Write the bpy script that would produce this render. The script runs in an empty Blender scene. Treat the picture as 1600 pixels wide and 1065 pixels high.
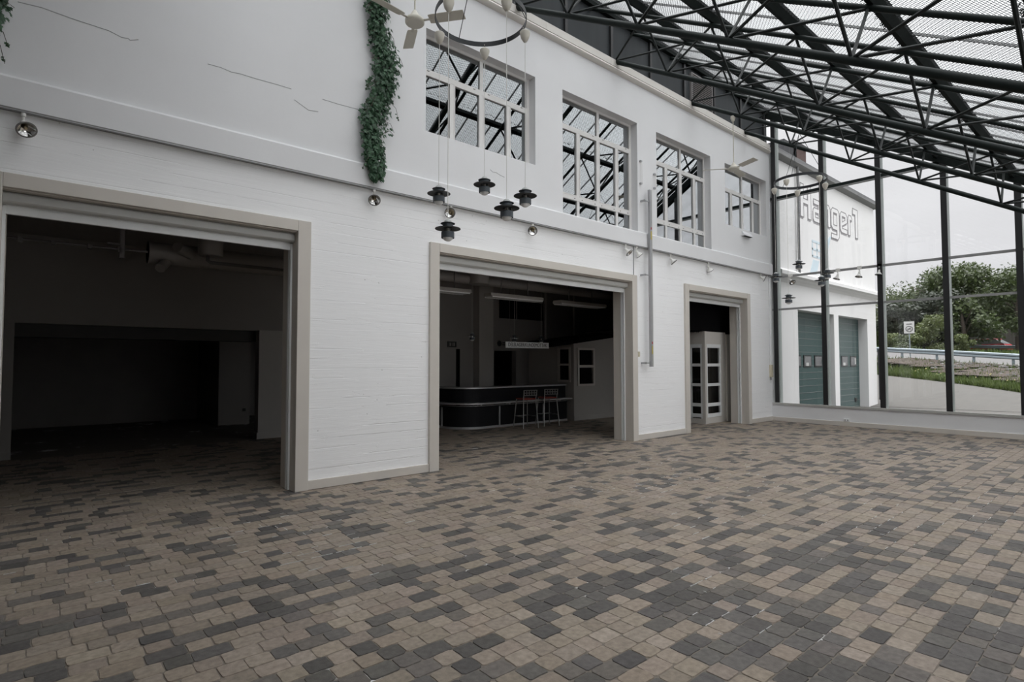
import bpy, math, random
from mathutils import Vector, Matrix
R = math.radians
sc = bpy.context.scene
col = sc.collection
rnd = random.Random(7)

# ------------------------------------------------------------------ render look
sc.view_settings.view_transform = 'Standard'
sc.view_settings.look = 'None'
sc.view_settings.gamma = 1.0
sc.view_settings.use_curve_mapping = False
sc.view_settings.exposure = EXPOSURE = 0.10

# ------------------------------------------------------------------ materials
MATS = {}
def nodes_of(name):
    m = bpy.data.materials.new(name); m.use_nodes = True
    nt = m.node_tree; nt.nodes.clear()
    out = nt.nodes.new('ShaderNodeOutputMaterial')
    return m, nt, out
def N(nt, t, **kw):
    n = nt.nodes.new(t)
    for k, v in kw.items():
        if k in n.inputs.keys(): n.inputs[k].default_value = v
        else: setattr(n, k, v)
    return n
def mat(name, color, rough=0.6, metal=0.0, var=0.08, scale=9.0, bump=0.0, bscale=40.0, spec=0.5, stretch=None):
    """plain procedural material: a base colour mottled by noise, with an optional noise bump"""
    m, nt, out = nodes_of(name)
    p = N(nt, 'ShaderNodeBsdfPrincipled'); L = nt.links.new
    p.inputs['Roughness'].default_value = rough; p.inputs['Metallic'].default_value = metal
    p.inputs['Specular IOR Level'].default_value = spec
    tc = N(nt, 'ShaderNodeTexCoord'); src = tc.outputs['Object']
    if stretch:
        mp = N(nt, 'ShaderNodeMapping'); mp.inputs['Scale'].default_value = stretch
        L(src, mp.inputs['Vector']); src = mp.outputs[0]
    nz = N(nt, 'ShaderNodeTexNoise'); nz.inputs['Scale'].default_value = scale; nz.inputs['Detail'].default_value = 5
    L(src, nz.inputs['Vector'])
    r = N(nt, 'ShaderNodeMix', data_type='RGBA')
    c = Vector(color)
    r.inputs[6].default_value = (*(c * (1 - var)), 1); r.inputs[7].default_value = (*(c * (1 + var)), 1)
    L(nz.outputs['Fac'], r.inputs[0]); L(r.outputs[2], p.inputs['Base Color'])
    if bump:
        n2 = N(nt, 'ShaderNodeTexNoise'); n2.inputs['Scale'].default_value = bscale; n2.inputs['Detail'].default_value = 4
        L(src, n2.inputs['Vector'])
        b = N(nt, 'ShaderNodeBump'); b.inputs['Strength'].default_value = bump; b.inputs['Distance'].default_value = 0.01
        L(n2.outputs['Fac'], b.inputs['Height']); L(b.outputs[0], p.inputs['Normal'])
    L(p.outputs[0], out.inputs[0])
    MATS[name] = m
    return m

def board_wall():
    """white-painted concrete cast between rough boards"""
    m, nt, out = nodes_of('board_concrete'); L = nt.links.new
    p = N(nt, 'ShaderNodeBsdfPrincipled'); p.inputs['Roughness'].default_value = 0.65
    tc = N(nt, 'ShaderNodeTexCoord')
    sep = N(nt, 'ShaderNodeSeparateXYZ'); L(tc.outputs['Object'], sep.inputs[0])
    mp = N(nt, 'ShaderNodeMapping'); mp.inputs['Scale'].default_value = (0.45, 1, 1.6); L(tc.outputs['Object'], mp.inputs['Vector'])
    wob = N(nt, 'ShaderNodeTexNoise'); wob.inputs['Scale'].default_value = 1.3; L(mp.outputs[0], wob.inputs['Vector'])
    def M(op, a, b=None, c=None):
        n = N(nt, 'ShaderNodeMath', operation=op)
        for i, v in enumerate((a, b, c)):
            if v is None: continue
            if isinstance(v, (int, float)): n.inputs[i].default_value = v
            else: L(v, n.inputs[i])
        return n.outputs[0]
    zz = M('ADD', M('MULTIPLY', sep.outputs['Z'], 7.4), M('MULTIPLY', wob.outputs['Fac'], 0.12))
    fr = M('FRACT', zz); idx = M('FLOOR', zz)
    d = M('ABSOLUTE', M('SUBTRACT', fr, 0.5))
    groove = M('SMOOTH_MIN', M('MULTIPLY', M('SUBTRACT', 0.5, d), 18.0), 1.0, 0.3)      # 0 in the joint, 1 on the board
    wn = N(nt, 'ShaderNodeTexWhiteNoise', noise_dimensions='1D'); L(idx, wn.inputs['W'])
    # some joints are filled and some stand open
    mp3 = N(nt, 'ShaderNodeMapping'); mp3.inputs['Scale'].default_value = (0.8, 1, 7.4); L(tc.outputs['Object'], mp3.inputs['Vector'])
    open_ = N(nt, 'ShaderNodeTexNoise'); open_.inputs['Scale'].default_value = 0.9; L(mp3.outputs[0], open_.inputs['Vector'])
    amt = M('MULTIPLY', M('GREATER_THAN', open_.outputs['Fac'], 0.52), 1.0)
    mp2 = N(nt, 'ShaderNodeMapping'); mp2.inputs['Scale'].default_value = (3.0, 3, 55.0); L(tc.outputs['Object'], mp2.inputs['Vector'])
    grain = N(nt, 'ShaderNodeTexNoise'); grain.inputs['Scale'].default_value = 1.0; grain.inputs['Detail'].default_value = 4; L(mp2.outputs[0], grain.inputs['Vector'])
    pit = N(nt, 'ShaderNodeTexVoronoi'); pit.inputs['Scale'].default_value = 5.5; L(tc.outputs['Object'], pit.inputs['Vector'])
    pn = N(nt, 'ShaderNodeTexNoise'); pn.inputs['Scale'].default_value = 1.7; L(tc.outputs['Object'], pn.inputs['Vector'])
    pits = M('MULTIPLY', M('LESS_THAN', pit.outputs['Distance'], 0.055), M('GREATER_THAN', pn.outputs['Fac'], 0.53))
    h = M('ADD', M('MULTIPLY', grain.outputs['Fac'], 0.32), M('MULTIPLY', wn.outputs['Value'], 0.5))
    h = M('ADD', h, M('MULTIPLY', M('MULTIPLY', groove, amt), 0.55))
    h = M('SUBTRACT', h, M('MULTIPLY', pits, 1.0))
    b = N(nt, 'ShaderNodeBump'); b.inputs['Strength'].default_value = 0.42; b.inputs['Distance'].default_value = 0.012
    L(h, b.inputs['Height']); L(b.outputs[0], p.inputs['Normal'])
    dirt = M('ADD', M('MULTIPLY', M('MULTIPLY', M('SUBTRACT', 1.0, groove), amt), 0.08), M('MULTIPLY', pits, 0.5))
    big = N(nt, 'ShaderNodeTexNoise'); big.inputs['Scale'].default_value = 0.8; big.inputs['Detail'].default_value = 6; L(tc.outputs['Object'], big.inputs['Vector'])
    dirt = M('ADD', dirt, M('MULTIPLY', big.outputs['Fac'], 0.06))
    r = N(nt, 'ShaderNodeMix', data_type='RGBA'); r.inputs[6].default_value = (0.93, 0.93, 0.935, 1); r.inputs[7].default_value = (0.45, 0.44, 0.43, 1)
    L(dirt, r.inputs[0]); L(r.outputs[2], p.inputs['Base Color']); L(p.outputs[0], out.inputs[0])
    MATS['board_concrete'] = m

def paver_mat():
    m, nt, out = nodes_of('paver_stone'); L = nt.links.new
    p = N(nt, 'ShaderNodeBsdfPrincipled'); p.inputs['Roughness'].default_value = 0.62
    p.inputs['Specular IOR Level'].default_value = 0.22
    a = N(nt, 'ShaderNodeVertexColor'); a.layer_name = 'stone'
    tc = N(nt, 'ShaderNodeTexCoord')
    n1 = N(nt, 'ShaderNodeTexNoise'); n1.inputs['Scale'].default_value = 26; n1.inputs['Detail'].default_value = 8; L(tc.outputs['Object'], n1.inputs['Vector'])
    n3 = N(nt, 'ShaderNodeTexNoise'); n3.inputs['Scale'].default_value = 0.7; n3.inputs['Detail'].default_value = 4; L(tc.outputs['Object'], n3.inputs['Vector'])
    mr = N(nt, 'ShaderNodeMapRange'); mr.inputs[3].default_value = 0.5; mr.inputs[4].default_value = 1.5; L(n1.outputs['Fac'], mr.inputs[0])
    mr2 = N(nt, 'ShaderNodeMapRange'); mr2.inputs[3].default_value = 0.85; mr2.inputs[4].default_value = 1.15; L(n3.outputs['Fac'], mr2.inputs[0])
    mu0 = N(nt, 'ShaderNodeMath', operation='MULTIPLY'); L(mr.outputs[0], mu0.inputs[0]); L(mr2.outputs[0], mu0.inputs[1])
    mu = N(nt, 'ShaderNodeVectorMath', operation='SCALE'); L(a.outputs['Color'], mu.inputs[0]); L(mu0.outputs[0], mu.inputs['Scale'])
    # rare dark oil spots
    v = N(nt, 'ShaderNodeTexVoronoi'); v.inputs['Scale'].default_value = 1.6; L(tc.outputs['Object'], v.inputs['Vector'])
    lt = N(nt, 'ShaderNodeMapRange'); lt.inputs[1].default_value = 0.025; lt.inputs[2].default_value = 0.075; lt.inputs[3].default_value = 0.35; lt.inputs[4].default_value = 1.0
    L(v.outputs['Distance'], lt.inputs[0])
    mu3 = N(nt, 'ShaderNodeVectorMath', operation='SCALE'); L(mu.outputs[0], mu3.inputs[0]); L(lt.outputs[0], mu3.inputs['Scale'])
    L(mu3.outputs[0], p.inputs['Base Color'])
    n2 = N(nt, 'ShaderNodeTexNoise'); n2.inputs['Scale'].default_value = 130; n2.inputs['Detail'].default_value = 3; L(tc.outputs['Object'], n2.inputs['Vector'])
    b = N(nt, 'ShaderNodeBump'); b.inputs['Strength'].default_value = 0.35; b.inputs['Distance'].default_value = 0.004
    L(n2.outputs['Fac'], b.inputs['Height']); L(b.outputs[0], p.inputs['Normal'])
    L(p.outputs[0], out.inputs[0]); MATS['paver_stone'] = m

def joint_mat():
    m, nt, out = nodes_of('joint_sand'); L = nt.links.new
    p = N(nt, 'ShaderNodeBsdfPrincipled'); p.inputs['Roughness'].default_value = 0.95
    tc = N(nt, 'ShaderNodeTexCoord')
    n = N(nt, 'ShaderNodeTexNoise'); n.inputs['Scale'].default_value = 1.1; n.inputs['Detail'].default_value = 7; n.inputs['Roughness'].default_value = 0.7
    L(tc.outputs['Object'], n.inputs['Vector'])
    r = N(nt, 'ShaderNodeValToRGB')
    r.color_ramp.elements[0].position = 0.585; r.color_ramp.elements[0].color = (0.165, 0.142, 0.120, 1)
    r.color_ramp.elements[1].position = 0.65; r.color_ramp.elements[1].color = (0.62, 0.61, 0.60, 1)
    L(n.outputs['Fac'], r.inputs[0]); L(r.outputs[0], p.inputs['Base Color']); L(p.outputs[0], out.inputs[0]); MATS['joint_sand'] = m

def glass_mat(name, refl, tint=(1, 1, 1), coated=False, ior=1.5, rcol=(1, 1, 1)):
    """a thin pane: see-through with a mirror reflection"""
    m, nt, out = nodes_of(name); L = nt.links.new
    t = N(nt, 'ShaderNodeBsdfTransparent'); t.inputs[0].default_value = (*tint, 1)
    g = N(nt, 'ShaderNodeBsdfGlossy'); g.inputs['Roughness'].default_value = 0.0; g.inputs['Color'].default_value = (*rcol, 1)
    mx = N(nt, 'ShaderNodeMixShader')
    if coated: f = N(nt, 'ShaderNodeLayerWeight'); f.inputs['Blend'].default_value = 0.5; fo = f.outputs['Facing']
    else: f = N(nt, 'ShaderNodeFresnel'); f.inputs['IOR'].default_value = ior; fo = f.outputs[0]
    mr = N(nt, 'ShaderNodeMapRange'); mr.inputs[3].default_value = refl; mr.inputs[4].default_value = 1.0
    tc = N(nt, 'ShaderNodeTexCoord'); nz = N(nt, 'ShaderNodeTexNoise'); nz.inputs['Scale'].default_value = 1.5
    L(tc.outputs['Object'], nz.inputs['Vector'])
    b = N(nt, 'ShaderNodeBump'); b.inputs['Strength'].default_value = 0.006; b.inputs['Distance'].default_value = 0.01
    L(nz.outputs['Fac'], b.inputs['Height']); L(b.outputs[0], g.inputs['Normal'])
    L(fo, mr.inputs[0]); L(mr.outputs[0], mx.inputs[0]); L(t.outputs[0], mx.inputs[1]); L(g.outputs[0], mx.inputs[2])
    L(mx.outputs[0], out.inputs[0]); MATS[name] = m

def sheet_mat():
    """milky corrugated plastic that lets daylight through"""
    m, nt, out = nodes_of('roof_sheet'); L = nt.links.new
    t = N(nt, 'ShaderNodeBsdfTranslucent'); d = N(nt, 'ShaderNodeBsdfDiffuse')
    tc = N(nt, 'ShaderNodeTexCoord'); n = N(nt, 'ShaderNodeTexNoise'); n.inputs['Scale'].default_value = 1.2; n.inputs['Detail'].default_value = 6
    L(tc.outputs['Object'], n.inputs['Vector'])
    r = N(nt, 'ShaderNodeMix', data_type='RGBA'); r.inputs[6].default_value = (0.60, 0.62, 0.62, 1); r.inputs[7].default_value = (0.76, 0.775, 0.775, 1)
    L(n.outputs['Fac'], r.inputs[0]); L(r.outputs[2], t.inputs[0]); d.inputs[0].default_value = (0.6, 0.63, 0.63, 1)
    mx = N(nt, 'ShaderNodeMixShader'); mx.inputs[0].default_value = 0.18
    L(t.outputs[0], mx.inputs[1]); L(d.outputs[0], mx.inputs[2])
    # the plastic is milky but not fully diffusing: part of the light goes straight through
    tr = N(nt, 'ShaderNodeBsdfTransparent'); tr.inputs[0].default_value = (0.80, 0.82, 0.825, 1)
    m2 = N(nt, 'ShaderNodeMixShader'); m2.inputs[0].default_value = 0.36
    L(mx.outputs[0], m2.inputs[1]); L(tr.outputs[0], m2.inputs[2]); L(m2.outputs[0], out.inputs[0]); MATS['roof_sheet'] = m

def leaf_mat(name, c1, c2, trans=0.25, scale=3.0):
    m, nt, out = nodes_of(name); L = nt.links.new
    g = N(nt, 'ShaderNodeNewGeometry'); tc = N(nt, 'ShaderNodeTexCoord')
    n = N(nt, 'ShaderNodeTexNoise'); n.inputs['Scale'].default_value = scale; n.inputs['Detail'].default_value = 3; L(tc.outputs['Object'], n.inputs['Vector'])
    ad = N(nt, 'ShaderNodeMath', operation='ADD'); L(g.outputs['Random Per Island'], ad.inputs[0]); L(n.outputs['Fac'], ad.inputs[1])
    hf = N(nt, 'ShaderNodeMath', operation='MULTIPLY'); hf.inputs[1].default_value = 0.5; L(ad.outputs[0], hf.inputs[0])
    r = N(nt, 'ShaderNodeMix', data_type='RGBA'); r.inputs[6].default_value = (*c1, 1); r.inputs[7].default_value = (*c2, 1)
    L(hf.outputs[0], r.inputs[0])
    p = N(nt, 'ShaderNodeBsdfPrincipled'); p.inputs['Roughness'].default_value = 0.5; L(r.outputs[2], p.inputs['Base Color'])
    t = N(nt, 'ShaderNodeBsdfTranslucent'); L(r.outputs[2], t.inputs[0])
    mx = N(nt, 'ShaderNodeMixShader'); mx.inputs[0].default_value = trans
    L(p.outputs[0], mx.inputs[1]); L(t.outputs[0], mx.inputs[2]); L(mx.outputs[0], out.inputs[0]); MATS[name] = m

board_wall(); paver_mat(); joint_mat(); sheet_mat()
glass_mat('coated_glass', 0.03, (0.30, 0.33, 0.34), coated=True, rcol=(0.95, 0.98, 1.0))
glass_mat('clear_glass', 0.0, (0.955, 0.957, 0.957))
glass_mat('lamp_glass', 0.25, (0.9, 0.9, 0.9))
mat('white_render', (0.74, 0.74, 0.75), 0.7, var=0.05, scale=1.2, bump=0.06, bscale=18)
mat('lime', (0.62, 0.61, 0.60), 0.9, var=.2)
mat('crack_grey', (0.30, 0.30, 0.30), 0.9)
mat('beige_paint', (0.60, 0.56, 0.51), 0.55, var=0.04, scale=3)
mat('cornice_paint', (0.66, 0.63, 0.59), 0.6, var=0.05, scale=2)
mat('white_lacquer', (0.80, 0.81, 0.81), 0.3, var=0.02)
mat('shutter_grey', (0.52, 0.52, 0.50), 0.4, var=0.03)
mat('window_frame_paint', (0.70, 0.687, 0.672), 0.45, var=0.03)
mat('seal_black', (0.02, 0.02, 0.02), 0.8)
mat('aluminium', (0.42, 0.42, 0.43), 0.4, metal=0.6, var=0.06)
mat('track_grey', (0.20, 0.195, 0.19), 0.5, metal=0.2)
mat('green_black_steel', (0.009, 0.014, 0.0125), 0.55, var=0.2, spec=0.2)
mat('web_steel', (0.010, 0.013, 0.0125), 0.5, var=0.2, spec=0.25)
mat('purlin_steel', (0.010, 0.013, 0.0122), 0.85, var=0.5, scale=12, spec=0.1)
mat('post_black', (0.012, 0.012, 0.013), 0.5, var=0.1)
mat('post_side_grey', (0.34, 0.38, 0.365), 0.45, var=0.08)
mat('rail_grey', (0.27, 0.27, 0.27), 0.5, var=0.06)
mat('net_wire', (0.05, 0.052, 0.055), 0.6, metal=0.4)
mat('cladding_grey', (0.030, 0.034, 0.037), 0.6, var=0.28, scale=1.6, stretch=(3, 1, 0.5), spec=0.25)
mat('louvre_dark', (0.03, 0.025, 0.025), 0.7)
mat('louvre_light', (0.22, 0.205, 0.20), 0.5)
mat('fan_cream', (0.56, 0.53, 0.46), 0.4, var=0.03)
mat('pod_cream', (0.62, 0.59, 0.52), 0.5, var=0.03)
mat('cord_white', (0.68, 0.67, 0.64), 0.6)
mat('ring_dark', (0.02, 0.022, 0.025), 0.35, metal=0.3)
mat('lamp_dark', (0.030, 0.034, 0.038), 0.5, var=0.12)
mat('lamp_band', (0.085, 0.10, 0.115), 0.55, var=0.1)
mat('lamp_dome', (0.36, 0.37, 0.36), 0.45, var=0.06)
mat('chrome', (0.75, 0.74, 0.72), 0.12, metal=1.0, var=0.05)
mat('spot_white', (0.74, 0.73, 0.70), 0.4, var=0.03)
mat('bulb_amber', (0.45, 0.36, 0.22), 0.3)
mat('plastic_beige', (0.60, 0.55, 0.42), 0.5)
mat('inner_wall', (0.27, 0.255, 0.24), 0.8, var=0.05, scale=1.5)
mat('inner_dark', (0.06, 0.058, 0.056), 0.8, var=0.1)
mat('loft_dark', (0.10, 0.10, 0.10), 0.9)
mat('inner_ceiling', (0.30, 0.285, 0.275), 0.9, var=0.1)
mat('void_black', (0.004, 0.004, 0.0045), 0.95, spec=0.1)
mat('duct_grey', (0.33, 0.31, 0.295), 0.5, var=0.06)
mat('pipe_grey', (0.16, 0.15, 0.15), 0.5, metal=0.3)
mat('bar_black', (0.012, 0.012, 0.014), 0.6, var=0.1, spec=0.2)
mat('bar_trim', (0.55, 0.55, 0.56), 0.35, metal=0.5)
mat('stool_steel', (0.42, 0.42, 0.42), 0.3, metal=0.8)
mat('stool_red', (0.32, 0.045, 0.03), 0.5)
mat('kiosk_grey', (0.42, 0.40, 0.375), 0.7, var=0.04)
mat('cabin_paint', (0.60, 0.57, 0.53), 0.6, var=0.03)
mat('sign_white', (0.50, 0.50, 0.49), 0.5, var=0.02)
mat('ink_dark', (0.03, 0.03, 0.032), 0.6)
mat('sticker_yellow', (0.52, 0.42, 0.10), 0.5); mat('sticker_red', (0.42, 0.05, 0.06), 0.5)
mat('outer_white', (0.70, 0.697, 0.695), 0.75, var=0.06, scale=0.9, bump=0.05, bscale=15)
mat('letter_grey', (0.22, 0.21, 0.22), 0.7); mat('letter_shadow', (0.30, 0.29, 0.30), 0.7)
mat('faded_blue', (0.52, 0.62, 0.68), 0.7, var=0.1, scale=4)
mat('gutter_grey', (0.125, 0.128, 0.13), 0.5, var=0.1, scale=3)
mat('garage_green', (0.035, 0.072, 0.070), 0.5, var=0.12, scale=2, stretch=(0.4, 1, 12))
mat('garage_window', (0.16, 0.16, 0.165), 0.25)
mat('brick_red', (0.075, 0.045, 0.04), 0.9, var=0.25, scale=14)
mat('slate_dark', (0.03, 0.03, 0.033), 0.8, var=0.2)
mat('asphalt', (0.070, 0.067, 0.061), 0.95, var=0.2, scale=2.2, bump=0.1, bscale=60, stretch=(0.5, 2.5, 1))
mat('road_pale', (0.10, 0.098, 0.096), 0.95, var=0.08, scale=1)
mat('bounce_pale', (0.60, 0.59, 0.58), 0.9, var=0.1, scale=1)
mat('soil', (0.045, 0.034, 0.027), 1.0, var=0.5, scale=1.4)
mat('bank_green', (0.045, 0.065, 0.02), 1.0, var=0.5, scale=0.9)
mat('stone_pale', (0.11, 0.105, 0.10), 0.9, var=0.3)
mat('galvanised', (0.22, 0.26, 0.285), 0.45, metal=0.3, var=0.06)
mat('car_red', (0.42, 0.035, 0.04), 0.25); mat('car_glass', (0.25, 0.27, 0.28), 0.1)
mat('bark', (0.07, 0.055, 0.045), 0.95, var=0.3)
mat('fence_dark', (0.055, 0.05, 0.045), 0.9, var=0.3, scale=3)
mat('yellow_flower', (0.4, 0.35, 0.16), 0.7)
leaf_mat('ivy_leaf', (0.004, 0.018, 0.008), (0.055, 0.145, 0.066), 0.12, 8)
leaf_mat('tree_olive', (0.016, 0.027, 0.009), (0.085, 0.115, 0.038), 0.3, 0.5)
leaf_mat('tree_dark', (0.008, 0.014, 0.006), (0.036, 0.048, 0.024), 0.25, 0.5)
leaf_mat('tree_light', (0.035, 0.055, 0.015), (0.125, 0.15, 0.045), 0.3, 0.8)
leaf_mat('grass_blade', (0.025, 0.045, 0.010), (0.11, 0.15, 0.035), 0.3, 0.7)

# ------------------------------------------------------------------ mesh builder
class B:
    def __init__(s): s.v = []; s.f = []
    def quad(s, *pts):
        i = len(s.v); s.v += [tuple(p) for p in pts]; s.f.append(tuple(range(i, i + len(pts)))); return s
    def box(s, x0, x1, y0, y1, z0, z1):
        i = len(s.v)
        s.v += [(x0, y0, z0), (x1, y0, z0), (x1, y1, z0), (x0, y1, z0), (x0, y0, z1), (x1, y0, z1), (x1, y1, z1), (x0, y1, z1)]
        for f in ((0, 3, 2, 1), (4, 5, 6, 7), (0, 1, 5, 4), (1, 2, 6, 5), (2, 3, 7, 6), (3, 0, 4, 7)): s.f.append(tuple(i + k for k in f))
        return s
    def bar(s, p, q, w, h=None, up=(0, 0, 1), ext=0.0):
        """square bar from p to q, w wide, h tall"""
        h = w if h is None else h
        p = Vector(p); q = Vector(q); d = (q - p).normalized(); p = p - d * ext; q = q + d * ext
        u = Vector(up)
        if abs(d.dot(u)) > 0.98: u = Vector((1, 0, 0))
        a = d.cross(u).normalized() * (w / 2); b = a.cross(d).normalized() * (h / 2)
        i = len(s.v)
        for c in (p, q):
            s.v += [tuple(c - a - b), tuple(c + a - b), tuple(c + a + b), tuple(c - a + b)]
        for f in ((3, 2, 1, 0), (4, 5, 6, 7), (0, 1, 5, 4), (1, 2, 6, 5), (2, 3, 7, 6), (3, 0, 4, 7)): s.f.append(tuple(i + k for k in f))
        return s
    def tube(s, pts, r, n=8, cap=True):
        pts = [Vector(p) for p in pts]; rs = r if isinstance(r, (list, tuple)) else [r] * len(pts)
        i0 = len(s.v); prev = None
        for k, p in enumerate(pts):
            d = (pts[min(k + 1, len(pts) - 1)] - pts[max(k - 1, 0)]).normalized()
            if prev is None:
                a = d.cross(Vector((0, 0, 1)) if abs(d.z) < 0.95 else Vector((1, 0, 0))).normalized()
            else:
                a = (prev - d * prev.dot(d)).normalized()
            prev = a; b = d.cross(a)
            for j in range(n):
                t = 2 * math.pi * j / n
                s.v.append(tuple(p + a * math.cos(t) * rs[k] + b * math.sin(t) * rs[k]))
        for k in range(len(pts) - 1):
            for j in range(n):
                j2 = (j + 1) % n
                s.f.append((i0 + k * n + j, i0 + k * n + j2, i0 + (k + 1) * n + j2, i0 + (k + 1) * n + j))
        if cap:
            s.f.append(tuple(i0 + j for j in range(n - 1, -1, -1))); e = i0 + (len(pts) - 1) * n
            s.f.append(tuple(e + j for j in range(n)))
        return s
    def lathe(s, prof, c=(0, 0, 0), n=24, axis=(0, 0, 1)):
        """prof: (radius, height) pairs turned about axis through c"""
        ax = Vector(axis).normalized(); a = ax.cross(Vector((0, 0, 1)) if abs(ax.z) < 0.9 else Vector((1, 0, 0))).normalized(); b = ax.cross(a)
        c = Vector(c); i0 = len(s.v)
        for (r, h) in prof:
            for j in range(n):
                t = 2 * math.pi * j / n
                s.v.append(tuple(c + ax * h + (a * math.cos(t) + b * math.sin(t)) * max(r, 1e-5)))
        for k in range(len(prof) - 1):
            for j in range(n):
                j2 = (j + 1) % n
                s.f.append((i0 + k * n + j, i0 + k * n + j2, i0 + (k + 1) * n + j2, i0 + (k + 1) * n + j))
        return s
    def slab(s, poly, z0, z1):
        """vertical extrusion of an x,y outline"""
        n = len(poly); i = len(s.v)
        s.v += [(x, y, z0) for x, y in poly] + [(x, y, z1) for x, y in poly]
        s.f.append(tuple(i + k for k in range(n - 1, -1, -1))); s.f.append(tuple(i + n + k for k in range(n)))
        for k in range(n):
            k2 = (k + 1) % n; s.f.append((i + k, i + k2, i + n + k2, i + n + k))
        return s
    def extr(s, poly, axis, a0, a1):
        """extrude a 2-D outline along x ('x': outline is y,z) or y ('y': outline is x,z)"""
        n = len(poly); i = len(s.v)
        for a in (a0, a1):
            for u, w in poly: s.v.append((a, u, w) if axis == 'x' else (u, a, w))
        s.f.append(tuple(i + k for k in range(n))); s.f.append(tuple(i + n + k for k in range(n - 1, -1, -1)))
        for k in range(n):
            k2 = (k + 1) % n; s.f.append((i + k2, i + k, i + n + k, i + n + k2))
        return s
    def build(s, name, m, parent=None, smooth=False, bevel=0.0, local=False):
        me = bpy.data.meshes.new(name)
        v = s.v
        if parent is not None and not local:
            o = Vector((0, 0, 0)); q = parent
            while q is not None: o += q.location; q = q.parent
            v = [(x - o.x, y - o.y, z - o.z) for x, y, z in v]
        me.from_pydata(v, [], s.f); me.validate(clean_customdata=False); me.update()
        import bmesh
        bm = bmesh.new(); bm.from_mesh(me)
        bmesh.ops.recalc_face_normals(bm, faces=bm.faces)
        if bevel:
            es = [e for e in bm.edges if len(e.link_faces) == 2 and e.calc_face_angle(0) > 0.6]
            bmesh.ops.bevel(bm, geom=es, offset=bevel, segments=2, profile=0.5, affect='EDGES', clamp_overlap=True)
        bm.to_mesh(me); bm.free()
        if smooth:
            for p in me.polygons: p.use_smooth = True
            try: me.set_sharp_from_angle(angle=R(38))
            except Exception: pass
        me.materials.append(MATS[m] if isinstance(m, str) else m)
        ob = bpy.data.objects.new(name, me); col.objects.link(ob)
        if parent is not None: ob.parent = parent
        return ob

def T(name, label, cat, loc=(0, 0, 0), group=None):
    o = bpy.data.objects.new(name, None); col.objects.link(o); o.location = loc; o.empty_display_size = 0.1
    o['label'] = label; o['category'] = cat
    if group: o['group'] = group
    return o
def tag(o, label, cat, group=None, kind=None):
    o['label'] = label; o['category'] = cat
    if group: o['group'] = group
    if kind: o['kind'] = kind
    return o
def S(o, label, cat='wall'):
    o['kind'] = 'structure'; o['label'] = label; o['category'] = cat
    return o
def ST(name, label, cat, loc=(0, 0, 0)):
    return S(T(name, label, cat, loc), label, cat)
def dup(root, loc=None, rotz=None, label=None, group=None):
    r = root.copy(); col.objects.link(r)
    if loc is not None: r.location = loc
    if rotz is not None: r.rotation_euler = (0, 0, rotz)
    if label: r['label'] = label
    if group: r['group'] = group
    for ch in list(root.children):
        c = ch.copy(); col.objects.link(c); c.parent = r
        for g in list(ch.children):
            d = g.copy(); col.objects.link(d); d.parent = c
    return r
def text_mesh(txt, size, m, name, parent, mtx, extrude=0.001, xscale=1.0, align='CENTER'):
    cu = bpy.data.curves.new('t', 'FONT'); cu.body = txt; cu.size = size; cu.extrude = extrude; cu.align_x = align; cu.align_y = 'CENTER'
    ob = bpy.data.objects.new('t', cu); col.objects.link(ob)
    dg = bpy.context.evaluated_depsgraph_get()
    me = bpy.data.meshes.new_from_object(ob.evaluated_get(dg))
    bpy.data.objects.remove(ob); bpy.data.curves.remove(cu)
    me.name = name
    o = Vector((0, 0, 0)); q = parent
    while q is not None: o += q.location; q = q.parent
    me.transform(Matrix.Translation(-o) @ mtx @ Matrix.Diagonal((xscale, 1, 1, 1)))
    me.materials.clear(); me.materials.append(MATS[m])
    ob = bpy.data.objects.new(name, me); col.objects.link(ob); ob.parent = parent
    return ob
FACE_S = Matrix(((1, 0, 0, 0), (0, 0, -1, 0), (0, 1, 0, 0), (0, 0, 0, 1)))     # lettering that faces -y

# ------------------------------------------------------------------ camera
sc.cycles.max_bounces = 8; sc.cycles.transparent_max_bounces = 12; sc.cycles.caustics_reflective = False; sc.cycles.caustics_refractive = False
cam_d = bpy.data.cameras.new('camera'); cam = bpy.data.objects.new('camera', cam_d); col.objects.link(cam)
cam_d.sensor_width = 36; cam_d.lens = 36 * 878.94 / 1600; cam_d.clip_end = 600; cam_d.clip_start = 0.05
yaw, pit, rol = R(40.80), R(2.163), R(-0.04)
f = Vector((math.sin(yaw) * math.cos(pit), math.cos(yaw) * math.cos(pit), math.sin(pit)))
r_ = Vector((math.cos(yaw), -math.sin(yaw), 0)); u_ = r_.cross(f)
r2 = r_ * math.cos(rol) + u_ * math.sin(rol); u2 = -r_ * math.sin(rol) + u_ * math.cos(rol)
cam.matrix_world = Matrix(((r2.x, u2.x, -f.x, 0), (r2.y, u2.y, -f.y, 0), (r2.z, u2.z, -f.z, 1.7), (0, 0, 0, 1)))
sc.camera = cam

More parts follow.
